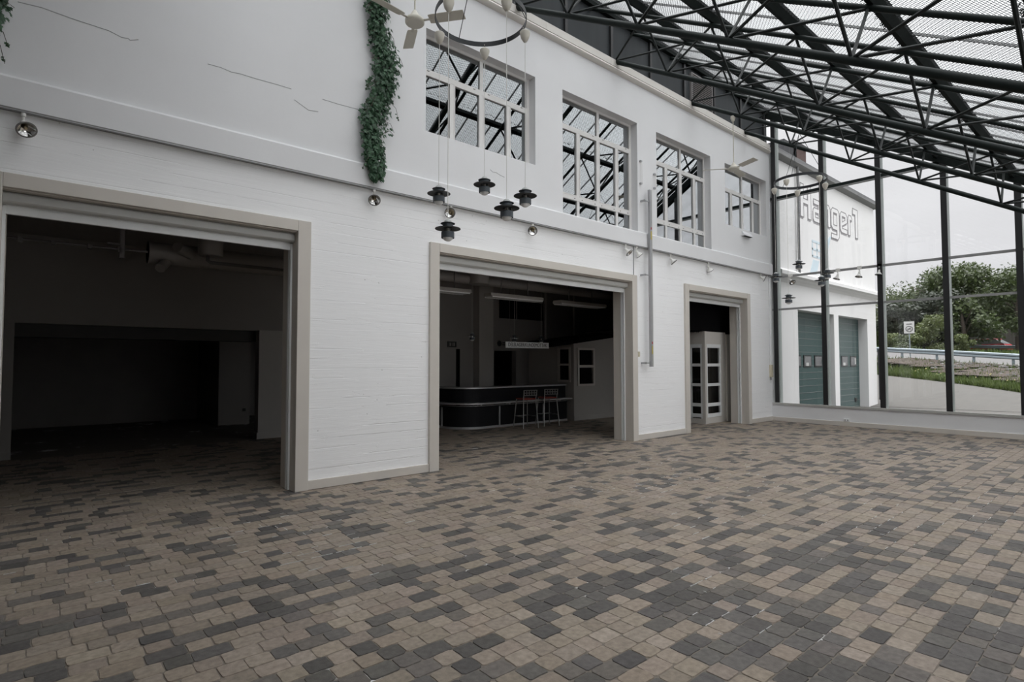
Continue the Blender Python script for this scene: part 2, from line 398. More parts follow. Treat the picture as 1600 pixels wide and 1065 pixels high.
# ------------------------------------------------------------------ sky (overcast: brighter overhead than at the horizon)
w = bpy.data.worlds.new('overcast'); sc.world = w; w.use_nodes = True
nt = w.node_tree; nt.nodes.clear(); L = nt.links.new
o = nt.nodes.new('ShaderNodeOutputWorld'); bg = nt.nodes.new('ShaderNodeBackground')
tc = nt.nodes.new('ShaderNodeTexCoord'); sp = nt.nodes.new('ShaderNodeSeparateXYZ'); L(tc.outputs['Generated'], sp.inputs[0])
cr = nt.nodes.new('ShaderNodeValToRGB'); L(sp.outputs['Z'], cr.inputs[0])
SKY_Z = 8.6
cr.color_ramp.elements[0].position = 0.0; cr.color_ramp.elements[0].color = (0.76, 0.76, 0.78, 1)
cr.color_ramp.elements[1].position = 0.95; cr.color_ramp.elements[1].color = (SKY_Z, SKY_Z, SKY_Z * 1.02, 1)
e = cr.color_ramp.elements.new(0.12); e.color = (0.80, 0.80, 0.825, 1)
e = cr.color_ramp.elements.new(0.32); e.color = (0.88, 0.88, 0.90, 1)
e = cr.color_ramp.elements.new(0.55); e.color = (1.25, 1.25, 1.27, 1)
e = cr.color_ramp.elements.new(0.75); e.color = (4.6, 4.6, 4.63, 1)
mpw = nt.nodes.new('ShaderNodeMapping'); mpw.inputs['Scale'].default_value = (2, 2, 9); L(tc.outputs['Generated'], mpw.inputs['Vector'])
nzw = nt.nodes.new('ShaderNodeTexNoise'); nzw.inputs['Scale'].default_value = 1.6; nzw.inputs['Detail'].default_value = 6; L(mpw.outputs[0], nzw.inputs['Vector'])
mrw = nt.nodes.new('ShaderNodeMapRange'); mrw.inputs[1].default_value = 0.3; mrw.inputs[2].default_value = 0.7; mrw.inputs[3].default_value = 0.94; mrw.inputs[4].default_value = 1.06
L(nzw.outputs['Fac'], mrw.inputs[0]); L(mrw.outputs[0], bg.inputs['Strength'])
L(cr.outputs[0], bg.inputs[0]); L(bg.outputs[0], o.inputs[0])

# ================================================================== THE HALL
YW = 7.52            # face of the white facade
XG = 16.55           # face of the glazed end wall
SL = 0.595           # fall of the roof away from the facade
def zb(y): return 8.14 + SL * (y - 7.52)        # truss bottom chord
def zt(y): return 5.79 + SL * (y - 2.12)        # truss top chord
XL, YO = -6.0, -1.75                             # far left end, outer glass side

# ---- floor: every stone laid in running courses along the facade
JZ = -0.0045
B().quad((XL, YO, JZ), (XG + .1, YO, JZ), (XG + .1, 19.4, JZ), (XL, 19.4, JZ))
vs, fs, cs, centre = [], [], [], []
def pave(x0, x1, y0, y1, rows_from):
    pitch = 0.1385
    ny = int((y1 - y0) / pitch)
    light = [(0.312, 0.259, 0.209), (0.297, 0.247, 0.201), (0.328, 0.275, 0.224), (0.304, 0.248, 0.200), (0.284, 0.238, 0.193), (0.312, 0.259, 0.209)]
    dark = [(0.120, 0.110, 0.102), (0.140, 0.129, 0.119), (0.104, 0.096, 0.090), (0.165, 0.146, 0.130)]
    for j in range(ny):
        yc = y0 + (j + 0.5) * pitch
        x = x0 - rnd.random() * 0.2
        isd = False
        while x < x1:
            ln = rnd.choice((0.142, 0.142, 0.178, 0.142, 0.178, 0.212))
            # colour comes in loose drifts with single stray stones
            ph = 0.5 + 0.28 * math.sin(x * 1.9 + yc * 2.7 + 1.1) * math.sin(yc * 1.7 - x * 0.8) + 0.12 * math.sin(x * 5.1 - yc * 4.3)
            pd = 0.17 + 0.50 * max(0, ph - 0.42) + 0.24 * math.exp(-((x - 3.6) / 2.2) ** 2 - ((yc - 1.6) / 1.3) ** 2)
            isd = rnd.random() < (pd + (0.24 if isd else 0.0))
            c = rnd.choice(dark if isd else light)
            k = rnd.uniform(0.77, 0.92); c = (c[0] * k, c[1] * k * rnd.uniform(.99, 1.01), c[2] * k * rnd.uniform(.97, 1.03))
            hx, hy = ln / 2 - 0.0016, pitch / 2 - 0.0016
            cx = x + ln / 2; dz = rnd.uniform(-0.0012, 0.0012); tx = rnd.uniform(-.012, .012); ty = rnd.uniform(-.016, .016)
            ch = rnd.uniform(0.010, 0.018); i = len(vs)
            jit = lambda: rnd.uniform(-0.0034, 0.0034)
            ring = [(-hx + ch, -hy), (0 + jit() * 4, -hy + jit()), (hx - ch, -hy), (hx, -hy + ch), (hx + jit(), 0), (hx, hy - ch), (hx - ch, hy), (jit() * 4, hy + jit()), (-hx + ch, hy), (-hx, hy - ch), (-hx + jit(), 0), (-hx, -hy + ch)]
            ring = [(a + jit() * .7, b + jit() * .7) for a, b in ring]
            for a, b in ring:
                vs.append((cx + a, yc + b, -0.006)); cs.append((c[0] * .95, c[1] * .95, c[2] * .95, 1))
            for a, b in ring:
                a2, b2 = a * 0.965, b * 0.955
                vs.append((cx + a2, yc + b2, dz + a2 * tx + b2 * ty)); cs.append((*c, 1))
            for q in range(12):
                q2 = (q + 1) % 12
                fs.append((i + q, i + q2, i + 12 + q2, i + 12 + q))
            fs.append(tuple(i + 12 + q for q in range(12)))
            x += ln
pave(-2.2, XG - .03, -1.2, 9.0, 0)
pave(-1.0, 16.0, 9.0, 13.2, 0)
me = bpy.data.meshes.new('floor'); me.from_pydata(vs, [], fs)
ca = me.color_attributes.new('stone', 'FLOAT_COLOR', 'POINT')
ca.data.foreach_set('color', [q for c in cs for q in c]); me.materials.append(MATS['paver_stone'])
floor = bpy.data.objects.new('floor', me); col.objects.link(floor); S(floor, 'tan and charcoal concrete block paving of the hall floor', 'floor')
B().box(XL, XG + .1, YO, 19.4, -0.15, JZ).build('joint_bed', 'joint_sand', floor)

# white lime streaks left along some of the joints
b = B(); rl = random.Random(41)
spots = [(rl.uniform(1, 9), rl.uniform(1.2, 6.5), rl.uniform(.3, 1.1)) for _ in range(26)] + [(7.2, 4.6, .9), (8.2, 4.2, .8), (6.4, 4.9, .6)]
for sx_, sy_, sr in spots:
    for _ in range(rl.randrange(4, 16)):
        x = sx_ + rl.gauss(0, sr * .6); y = -1.2 + round((sy_ + rl.gauss(0, sr * .4) + 1.2) / .1385) * .1385
        if not (-1 < x < 15 and -1 < y < 7.2): continue
        ln = rl.uniform(.02, .13); n = 5; w0 = rl.uniform(.0012, .0034)
        top = [(x + ln * k / n, y + w0 * rl.uniform(.2, 1.2)) for k in range(n + 1)]; bot = [(x + ln * k / n, y - w0 * rl.uniform(.2, 1.2)) for k in range(n + 1)]
        if rl.random() < .15: top, bot = [(x + (q[1] - y), y + (q[0] - x)) for q in top], [(x + (q[1] - y), y + (q[0] - x)) for q in bot]
        b.slab(bot + top[::-1], -.003, .0022)
o_ = b.build('lime_streaks', 'lime', floor); o_['kind'] = 'stuff'

# ---- facade: board-marked lower wall with three door openings, smooth upper wall with four windows
DOORS = [(-0.24, 2.72), (4.92, 9.92), (12.115, 15.065)]
DH = 3.455
b = B(); xs = [XL]
for a, c in DOORS: xs += [a, c]
xs.append(XG + .12)
for k in range(0, len(xs), 2): b.box(xs[k], xs[k + 1], YW, 8.0, 0, DH)
b.box(XL, XG + .12, YW, 8.0, DH, 4.30)
wall = b.build('wall_left', 'board_concrete'); S(wall, 'white facade wall of board-marked concrete with three open doorways', 'wall')
WX = [4.68, 7.775, 10.865, 13.965]; WW = 2.37; WB = [5.345, 4.585, 4.585, 5.365]; WTOP = 7.005; YU = 7.50
b = B(); x = XL
b.box(XL, XG + .12, YU, 8.0, WTOP, 8.10)
for xw, zl in zip(WX, WB):
    b.box(x, xw, YU, 8.0, 4.30, WTOP); b.box(xw, xw + WW, YU, 8.0, 4.30, zl); x = xw + WW
b.box(x, XG + .12, YU, 8.0, 4.30, WTOP)
b.build('upper_wall', 'white_render', wall)
# ledge band with its bevelled top edge
b = B().extr([(7.44, 4.245), (7.44, 4.545), (7.455, 4.57), (7.50, 4.585), (7.53, 4.585), (7.53, 4.245)], 'x', XL, XG + .06)
led = b.build('trim_1', 'white_render'); S(led, 'white projecting ledge band running along the facade above the doors', 'ledge')
# hairline cracks
for pts in ([(-0.151, 5.358), (0.033, 5.376), (0.295, 5.36), (0.602, 5.355), (0.72, 5.325), (0.779, 5.335), (0.80, 5.322), (0.875, 5.358)],
            [(1.588, 5.328), (1.731, 5.334), (1.855, 5.318), (1.95, 5.331), (2.143, 5.331), (2.4, 5.34), (2.588, 5.341)],
            [(2.632, 5.207), (2.74, 5.16), (2.823, 5.124), (2.955, 5.141)], [(3.016, 5.334), (3.256, 5.335), (3.42, 5.342), (3.665, 5.355)],
            [(5.98, 5.02), (6.03, 4.99), (6.12, 4.995), (6.2, 4.97), (6.3, 4.955)]):
    bb = B()
    for p, q in zip(pts, pts[1:]):
        bb.bar((p[0], YU - .0004, p[1]), (q[0], YU - .0004, q[1]), 0.003, 0.008, up=(0, 0, 1), ext=.002)
    bb.build('crack', 'crack_grey', wall)
# parapet: rounded moulding below, capping above
t = ST('trim_2', 'beige parapet moulding and capping along the top of the facade', 'cornice', (0, 7.4, 7.85))
B().extr([(7.53, 7.86), (7.47, 7.87), (7.435, 7.895), (7.42, 7.925), (7.43, 7.955), (7.46, 7.972), (7.53, 7.975)], 'x', XL, XG - .02).build('moulding', 'cornice_paint', t, smooth=True)
b = B()
for k in range(12):
    x0 = XL + k * 1.9; x1 = min(x0 + 1.896, XG - .03)
    if x1 > x0: b.extr([(7.53, 7.984), (7.445, 7.984), (7.445, 8.13), (7.70, 8.15), (7.70, 8.10), (7.53, 8.10)], 'x', x0, x1)
b.build('capping', 'cornice_paint', t)

# ---- windows in the facade
for k, (xw, zl) in enumerate(zip(WX, WB)):
    low = zl < 5
    t = ST('window_%d' % (k + 1), ['white wooden window above the left doors, the one nearest the ivy', 'tall white window of ten panes, nearest the middle of the facade', 'tall white window of ten panes beside the grey vertical post', 'small white window of six panes in the facade corner next to the glass wall'][k], 'window', (xw, 7.67, zl))
    y0, y1 = 7.665, 7.73
    b = B(); xr = xw + WW
    xc = xw + 1.235; m1, m2 = xw + .62, xw + 1.855
    ztr = 6.40
    fr = 0.055
    b.box(xw, xw + fr, y0, y1, zl, WTOP).box(xr - fr - .02, xr, y0, y1, zl, WTOP)
    b.box(xw + fr, xr - fr - .02, y0, y1, WTOP - .05, WTOP).box(xw + fr, xr - fr - .02, y0, y1, zl, zl + .055)
    b.box(xw + fr, xr - fr - .02, y0 - .004, y1, ztr - .042, ztr + .045)
    b.box(xc - .036, xc + .036, y0 - .002, y1, zl, WTOP - .05)
    for m in (m1, m2): b.box(m - .036, m + .036, y0, y1, zl, ztr - .04)
    zlow = 5.0 if low else None
    if low: b.box(xw + fr, xr - fr - .02, y0 - .004, y1, zlow - .045, zlow + .045)
    b.build('window_frame', 'window_frame_paint', t, bevel=.004)
    # casement sashes stand a little proud of the frame
    edges = [xw + fr, m1 - .036, m1 + .036, xc - .036, xc + .036, m2 - .036, m2 + .036, xr - fr - .02]
    zs0 = zlow + .045 if low else zl + .055; zs1 = ztr - .042
    for a, c in zip(edges[::2], edges[1::2]):
        s = .017
        B().box(a, a + s, y0 - .006, y1 - .01, zs0, zs1).box(c - s, c, y0 - .006, y1 - .01, zs0, zs1).box(a + s, c - s, y0 - .006, y1 - .01, zs0, zs0 + s).box(a + s, c - s, y0 - .006, y1 - .01, zs1 - s, zs1).build('sash', 'window_frame_paint', t)
        B().box(a + s, c - s, 7.69, 7.696, zs0 + s, zs1 - s).build('pane', 'coated_glass', t)
        if low: B().box(a, c, 7.69, 7.696, zl + .055, zlow - .045).build('pane', 'coated_glass', t)
    for a, c in ((xw + fr, xc - .036), (xc + .036, xr - fr - .02)):
        B().box(a, c, 7.69, 7.696, ztr + .045, WTOP - .05).build('pane', 'coated_glass', t)
    bb = B()                                                     # small dark vent slots in the transom
    for xx in (xw + .14, xc - .16, xc + .16, xr - .2): bb.box(xx - .022, xx + .022, y0 - .008, y0 - .003, ztr + .012, ztr + .022)
    bb.build('vent_slot', 'seal_black', t)
    if low:
        bb = B()
        for a, c in zip(edges[::2], edges[1::2]): bb.box(a + .06, a + .085, y0 - .008, y0 - .003, zlow - .012, zlow + .002).box(c - .085, c - .06, y0 - .008, y0 - .003, zlow - .012, zlow + .002)
        bb.build('latch', 'seal_black', t)

# ---- the three roller-shutter doorways
for k, (a, c) in enumerate(DOORS):
    t = ST('door_%d' % (k + 1), ['raised roller shutter doorway at the left edge, opening on a dark bare room', 'wide roller shutter doorway with the bar counter and stools inside', 'narrow roller shutter doorway with the glazed cabin inside, nearest the glass wall'][k], 'door', (a, YW, 0))
    o_, e_ = .155, .02
    # flat beige surround on the wall and the lining of the opening
    b = B()
    y0, y1 = 7.475, YW + .0
    b.box(a - o_, a + e_, y0, y1 + .01, 0, DH + .14).box(c - e_, c + o_, y0, y1 + .01, 0, DH + .14).box(a + e_, c - e_, y0, y1 + .01, DH - .005, DH + .14)
    b.build('surround', 'beige_paint', t, bevel=.006)
    b = B().box(a - .0, a + .018, y1 + .01, 7.69, 0, DH).box(c - .018, c + .0, y1 + .01, 7.69, 0, DH).box(a + .018, c - .018, y1 + .01, 7.69, DH - .016, DH)
    b.build('lining', 'beige_paint', t)
    b = B().box(a - .0, a + .05, 7.79, 8.0, 0, DH).box(c - .03, c, 7.79, 8.0, 0, DH).box(a + .05, c - .03, 7.79, 8.0, DH - .05, DH)
    b.build('inner_jamb', 'beige_paint', t)
    for x0, x1 in ((a, a + .045), (c - .045, c)):
        B().box(x0, x1, 7.69, 7.72, 0, 3.31).box(x0, x1, 7.745, 7.79, 0, 3.31).build('guide_rail', 'white_lacquer', t, bevel=.003)
    prof = [(7.60, 3.34), (7.615, 3.325), (7.66, 3.318), (7.80, 3.318), (7.80, 3.438), (7.66, 3.438), (7.615, 3.43), (7.60, 3.41)]
    B().extr(prof, 'x', a + .02, c - .02).build('shutter_box', 'shutter_grey', t)
    B().extr([(7.705, 3.225), (7.75, 3.225), (7.76, 3.25), (7.76, 3.318), (7.70, 3.318), (7.695, 3.30), (7.70, 3.25)], 'x', a + .045, c - .045).build('bottom_bar', 'white_lacquer', t)

# ---- skirtings
b = B(); xs2 = [XL, -0.24 - .155, 2.72 + .155, 4.92 - .155, 9.92 + .155, 12.115 - .155, 15.065 + .155, XG]
for k in range(0, 8, 2): b.box(xs2[k], xs2[k + 1], 7.49, YW, .004, .125)
S(b.build('baseboard_left', 'beige_paint', bevel=.003), 'beige skirting along the foot of the facade', 'skirting')
S(B().box(XG - .035, XG, YO, 7.49, 0, .115).build('baseboard_right', 'beige_paint', bevel=.003), 'beige skirting along the foot of the glass wall plinth', 'skirting')

# ---- glazed end wall on its white plinth
S(B().box(XG, XG + .14, YO, YW, 0, .475).build('wall_right', 'white_render'), 'low white plinth wall under the glazed end wall', 'wall')
gw = ST('window_5', 'tall glazed end wall with black posts looking out on the yard and road', 'window', (XG, 0, .475))
B().box(XG - .03, XG + .18, YO, YW - .02, .475, .515).box(XG - .035, XG - .015, YO, YW - .02, .505, .53).build('sill', 'shutter_grey', gw)
posts = [7.38, 6.07, 4.71, 3.345, 2.02, .65, -.7]
for yp in posts:
    top = zt(yp) + .02
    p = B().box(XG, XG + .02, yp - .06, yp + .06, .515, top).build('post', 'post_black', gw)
    B().box(XG + .02, XG + .25, yp - .058, yp + .058, .515, top).build('post_lit_side', 'post_side_grey', p)  # paler colour paints in the daylight on the post sides
for zr, h, d, m in ((3.235, .055, .05, 'rail_grey'), (4.185, .06, .05, 'rail_grey'), (6.52, .085, .10, 'green_black_steel')):
    ymin = max(YO, (zr - 5.79) / SL + 2.2)
    b = B().box(XG + .058, XG + .058 + d, ymin, YW - .02, zr - h / 2, zr + h / 2)
    rl = b.build('rail', m, gw)
    if h > .08: B().box(XG + .05, XG + .12, ymin, YW - .02, zr - h / 2 - .03, zr - h / 2).build('rail_underside', 'rail_grey', rl)
levels = [.515, 3.235, 4.185, 6.52]
for ya, yb in zip(posts[1:], posts[:-1]):
    for z0, z1 in zip(levels, levels[1:] + [99]):
        ztop0, ztop1 = min(z1, zt(ya + .05)), min(z1, zt(yb - .05))
        if z0 + .1 > ztop1: continue
        y_lo, y_hi = ya + .05, yb - .05
        if z0 > ztop0:
            y_lo = (z0 - 5.79) / SL + 2.12
            poly = [(y_lo, z0 + .02), (y_hi, z0 + .02), (y_hi, ztop1)]
        else:
            poly = [(y_lo, z0 + .02), (y_hi, z0 + .02), (y_hi, ztop1), (y_lo, ztop0)]
            if z1 < ztop1 + .001 and ztop0 < z1:
                yk = (z1 - 5.79) / SL + 2.12; poly = [(y_lo, z0 + .02), (y_hi, z0 + .02), (y_hi, z1), (yk, z1), (y_lo, ztop0)]
        B().extr(poly, 'x', XG + .085, XG + .093).build('pane', 'clear_glass', gw)
sdir = Vector((0, 1, SL)).normalized(); sup = Vector((0, -SL, 1)).normalized()
B().bar((XG + .07, YO, zt(YO) + .06), (XG + .07, 7.6, zt(7.6) + .06), .16, .20, up=sup).build('gable_beam', 'purlin_steel', gw)

# outer side of the hall: glazing under the eaves, behind the camera
ge = ST('window_6', 'low glazed long side of the hall under the eaves, opposite the facade', 'window', (0, YO, 0))
S(B().box(XL, XG, YO - .14, YO, 0, .475).build('wall_outer', 'white_render'), 'low white plinth wall under the eaves glazing', 'wall')
for k in range(17):
    x = XL + .05 + k * 1.405
    B().box(x - .05, x + .05, YO - .14, YO - .02, .475, zt(YO) + .05).build('post', 'post_black', ge)
for zr in (1.9, 3.2): B().box(XL, XG, YO - .11, YO - .05, zr - .03, zr + .03).build('rail', 'rail_grey', ge)
B().box(XL, XG, YO - .09, YO - .082, .475, zt(YO)).build('pane', 'clear_glass', ge)
S(B().slab([(XL - .2, YO), (XL, YO), (XL, 8.0), (XL - .2, 8.0)], 0, 8.2).build('wall_near', 'white_render'), 'blank white end wall of the hall beyond the left edge', 'wall')

# ---- roof: sheets, purlins, glazing bars and wire net
y_a, y_b = YO - .5, 7.62
b = B(); n = 0
x = XL - .2; pitchx = .076 / 2; k = 0; pts = []
while x < XG + .45:
    pts.append((x, .012 if k % 2 else -.012)); x += pitchx; k += 1
i = len(b.v)
for (x, h) in pts:
    for y in (y_a, y_b):
        b.v.append((x, y, zt(y) + .25 + h))
for k in range(len(pts) - 1): b.f.append((2 * k, 2 * k + 2, 2 * k + 3, 2 * k + 1))
ceil = b.build('ceiling', 'roof_sheet', smooth=True); S(ceil, 'sloping roof of milky corrugated plastic sheets over the hall', 'roof')
for kk in range(-3, 5):
    y = 2.12 + 1.38 * kk
    if y < YO - .3: continue
    c = Vector((0, y, zt(y))) + sup * .115
    B().bar((XL, c.y, c.z), (XG + .1, c.y, c.z), .085, .15, up=sup).bar((XL, c.y + .05 * sdir.y, c.z + .05 * sdir.z - .07), (XG + .1, c.y + .05 * sdir.y, c.z + .05 * sdir.z - .07), .075, .012, up=sup).build('purlin', 'purlin_steel', ceil)
x = 7.83 - .705 * 19
while x < XG:
    B().bar((x, y_a, zt(y_a) + .205), (x, y_b, zt(y_b) + .205), .028, .03, up=sup).build('glazing_bar', 'rail_grey', ceil)
    x += .705
# diamond wire net under the sheets
b = B(); ang = R(56); step = .049; Ls = (y_b - y_a) * math.sqrt(1 + SL * SL)
for sgn in (1, -1):
    dx, dy = math.sin(ang) * sgn, math.cos(ang)
    # lines p = (x0 + dx t, dy t) across the roof rectangle (x along the hall, s up the slope)
    x0, x1 = 1.0, XG + .1
    span = Ls * abs(dx / dy)
    q = x0 - (span if sgn > 0 else 0); qe = x1 + (span if sgn < 0 else 0)
    while q < qe:
        t0, t1 = 0.0, Ls / dy
        tx0, tx1 = sorted(((x0 - q) / dx, (x1 - q) / dx)); t0 = max(t0, tx0); t1 = min(t1, tx1)
        if t1 > t0 + .05:
            P = []
            for tt in (t0, t1):
                s = dy * tt; y = y_a + s * sdir.y
                P.append((q + dx * tt, y, zt(y) + .178))
            b.bar(P[0], P[1], .0046, .0046, up=sup)
        q += step / abs(dy) / 1.0 * abs(dy) / math.cos(ang) * .9
net = b.build('wire_net', 'net_wire', ceil); net['kind'] = 'stuff'
# cut ends of wire curling over the purlins
b = B(); rr = random.Random(3)
for kk in range(-2, 5):
    y = 2.12 + 1.38 * kk
    for _ in range(420):
        x = rr.uniform(2, XG); yy = y + .05 + rr.uniform(-.01, .03)
        p = (x, yy, zt(yy) + .17); q = (x + rr.uniform(-.03, .03), yy + rr.uniform(.015, .06), zt(yy) + .17 + rr.uniform(-.05, .01))
        b.bar(p, q, .006, .006)
fr = b.build('net_ends', 'purlin_steel', ceil); fr['kind'] = 'stuff'

# unseen light blockers added to darken the left end: roof sheet and outer panel
S(B().bar(((XL + .6) / 2, YO, zt(YO) + .24), ((XL + .6) / 2, y_b, zt(y_b) + .24), .6 - XL, .03, up=sup).build('ceiling_shade', 'inner_dark'), 'added dark sheet out of view over the far left bay, keeping roof light off', 'ceiling')
S(B().box(XL, 2.6, YO - .20, YO - .145, 0, zt(YO)).build('wall_shade_left', 'inner_dark'), 'added dark panel behind the camera on the left, blocking light from the side glazing', 'wall')

# ---- upstand above the facade: dark metal cladding with posts and a louvre
YC = 7.60
S(B().box(XL, XG + .1, YC, YC + .12, 8.08, 9.5).build('wall_upper', 'cladding_grey'), 'dark grey metal cladding between the facade capping and the roof', 'wall')
wu = bpy.data.objects['wall_upper']
x = 7.94 - 1.41 * 10; k = 0
while x < XG + .1:
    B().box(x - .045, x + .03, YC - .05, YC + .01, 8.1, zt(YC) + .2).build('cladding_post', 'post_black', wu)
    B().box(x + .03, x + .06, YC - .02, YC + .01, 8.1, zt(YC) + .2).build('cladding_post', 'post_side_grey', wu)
    x += 1.412
B().bar((XL, YC - .04, zt(YC) + .12), (XG, YC - .04, zt(YC) + .12), .10, .16).build('wall_plate', 'purlin_steel', wu)
t = T('louvre_vent', 'dark slatted louvre vent set in the grey cladding above the facade', 'vent', (12.99, YC - .03, 8.2))
B().box(12.47, 12.50, YC - .06, YC, 8.2, 8.98).box(13.46, 13.48, YC - .06, YC, 8.2, 8.98).box(12.5, 13.46, YC - .06, YC, 8.2, 8.23).box(12.5, 13.46, YC - .06, YC, 8.95, 8.98).build('frame', 'louvre_light', t)
B().box(12.5, 13.46, YC - .012, YC - .002, 8.23, 8.95).build('backing', 'louvre_dark', t)
b = B()
for q in range(14):
    z = 8.26 + q * .05; b.quad((12.5, YC - .055, z), (13.46, YC - .055, z), (13.46, YC - .055, z + .016), (12.5, YC - .055, z + .016)).quad((12.5, YC - .055, z + .016), (13.46, YC - .055, z + .016), (13.46, YC - .015, z + .045), (12.5, YC - .015, z + .045))
b.build('slats', 'louvre_light', t)

# ---- roof trusses: triangular, one lower chord and two upper chords
tr = T('roof_truss', '', 'truss', (0, 7.5, 8.14))
B().tube([(0, 7.56, zb(7.56)), (0, YO, zb(YO))], .049, 12).build('bottom_chord', 'green_black_steel', tr, smooth=True)
for s in (-.70, .70):
    B().tube([(s, 7.6, zt(7.6)), (s, YO, zt(YO))], .036, 10).build('top_chord', 'green_black_steel', tr, smooth=True)
for kk in range(-2, 5):
    yb_ = 2.08 + 1.38 * kk if kk < 4 else 7.50
    pb = Vector((0, yb_, zb(yb_) + .02))
    for s in (-.70, .70):
        for q in (kk, kk - 1):
            y = 2.12 + 1.38 * q
            if y < YO or (kk == 4 and q == 4): continue
            B().tube([pb, (s, y, zt(y) - .01)], .0205, 7).build('web_bar', 'web_steel', tr, smooth=True)
TX = [-4.71, -1.89, .93, 3.75, 6.574, 9.40, 12.33, 15.01]
order = ['black steel roof truss at the far left end of the hall', 'black steel roof truss second from the left end wall', 'black steel roof truss passing over the left doorway', 'black steel roof truss carrying the near ceiling fan and ring of lamps',
         'black steel truss largest in view, resting on the parapet right of the near lamp ring', 'black steel truss resting on the parapet between the two middle windows', 'black steel truss carrying the far ceiling fan and far lamp ring', 'black steel truss nearest the glazed end wall']
tr.location.x = TX[0]; tr['label'] = order[0]; tr['group'] = 'roof trusses'
for X_, lb in zip(TX[1:], order[1:]): dup(tr, (X_, 7.5, 8.14), label=lb)

# ================================================================== ROOMS BEHIND THE FACADE
def room():
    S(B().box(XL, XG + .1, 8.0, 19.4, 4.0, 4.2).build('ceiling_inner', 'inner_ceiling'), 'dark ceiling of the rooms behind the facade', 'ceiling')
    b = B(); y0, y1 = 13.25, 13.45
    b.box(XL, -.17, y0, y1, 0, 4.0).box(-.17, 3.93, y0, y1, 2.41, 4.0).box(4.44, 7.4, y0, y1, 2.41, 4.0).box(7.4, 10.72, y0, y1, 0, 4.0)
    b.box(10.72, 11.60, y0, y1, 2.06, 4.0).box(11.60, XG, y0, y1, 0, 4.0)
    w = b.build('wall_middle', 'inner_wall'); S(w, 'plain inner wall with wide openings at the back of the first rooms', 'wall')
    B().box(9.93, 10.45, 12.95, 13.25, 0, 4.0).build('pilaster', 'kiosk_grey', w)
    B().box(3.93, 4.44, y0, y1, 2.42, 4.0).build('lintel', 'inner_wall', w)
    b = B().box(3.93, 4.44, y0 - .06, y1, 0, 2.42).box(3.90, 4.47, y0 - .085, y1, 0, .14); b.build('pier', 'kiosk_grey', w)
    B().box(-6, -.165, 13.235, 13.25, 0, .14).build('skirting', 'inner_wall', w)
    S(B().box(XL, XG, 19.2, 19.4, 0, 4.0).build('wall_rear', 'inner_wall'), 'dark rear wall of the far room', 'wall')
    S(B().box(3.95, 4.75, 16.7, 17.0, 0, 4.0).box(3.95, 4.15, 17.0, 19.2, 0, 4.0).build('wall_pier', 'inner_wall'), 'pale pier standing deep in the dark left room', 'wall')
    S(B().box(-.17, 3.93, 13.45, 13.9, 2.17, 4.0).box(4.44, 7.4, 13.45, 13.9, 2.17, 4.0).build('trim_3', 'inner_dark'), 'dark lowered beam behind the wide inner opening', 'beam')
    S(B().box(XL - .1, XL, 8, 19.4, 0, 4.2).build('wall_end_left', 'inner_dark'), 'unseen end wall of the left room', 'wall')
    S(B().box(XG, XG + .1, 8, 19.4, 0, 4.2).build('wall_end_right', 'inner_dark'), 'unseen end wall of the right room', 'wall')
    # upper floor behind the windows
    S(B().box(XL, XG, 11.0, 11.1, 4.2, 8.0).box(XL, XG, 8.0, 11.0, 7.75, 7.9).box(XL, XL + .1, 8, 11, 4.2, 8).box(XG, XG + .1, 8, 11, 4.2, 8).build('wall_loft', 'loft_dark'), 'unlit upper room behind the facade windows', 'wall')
room()

# ---- left room: duct, fittings and pipes under the ceiling
t = T('ventilation_duct', 'grey round ventilation duct under the ceiling of the left room', 'duct', (2.4, 10.8, 3.5))
b = B().tube([(1.46, 10.8, 3.50), (5.9, 10.8, 3.50)], .175, 28)
b.build('duct', 'duct_grey', t, smooth=True)
b = B()
for q in range(5): b.tube([(1.46 + q * .9, 10.8, 3.50), (1.49 + q * .9, 10.8, 3.50)], .181, 28)
b.build('seam', 'duct_grey', t, smooth=True)
B().lathe([(.17, 0), (.18, .02), (.18, .5), (0, .5), (0, 0), (.17, 0)], (2.21, 10.0, 3.41), 28).build('collar', 'duct_grey', t, smooth=True)
B().tube([(2.05, 10.6, 3.5), (1.8, 10.35, 3.56)], .085, 18).build('spigot', 'duct_grey', t, smooth=True)
B().tube([(1.75, 10.8, 3.4), (1.6, 10.55, 3.22)], .075, 18).build('spigot', 'duct_grey', t, smooth=True)
t = T('sprinkler_pipe', 'thin grey service pipe with hangers left of the duct', 'pipe', (.5, 10.0, 3.35))
B().tube([(-3, 10.0, 3.35), (1.35, 10.0, 3.37)], .018, 10).build('pipe', 'pipe_grey', t, smooth=True)
for q in (-.1, .25, .65, 1.0): B().box(q - .025, q + .025, 9.97, 10.03, 3.325, 3.385).build('hanger', 'pipe_grey', t)
B().box(1.0, 1.06, 9.97, 10.03, 3.24, 3.75).box(.85, 1.0, 9.98, 10.02, 3.42, 3.45).build('bracket', 'pipe_grey', t)
t = T('conduit', 'dark conduit pipe running right below the round duct collar', 'pipe', (2.3, 9.95, 3.3))
B().tube([(2.16, 9.95, 3.42), (2.16, 9.95, 3.33), (2.2, 9.95, 3.30), (3.6, 9.95, 3.30)], .028, 10).build('pipe', 'pipe_grey', t, smooth=True)
t = T('light_switch', 'small socket plate on the pale pier in the left room', 'switch', (4.6, 16.7, .4)); B().box(4.56, 4.64, 16.685, 16.7, .35, .43).build('plate', 'inner_dark', t)

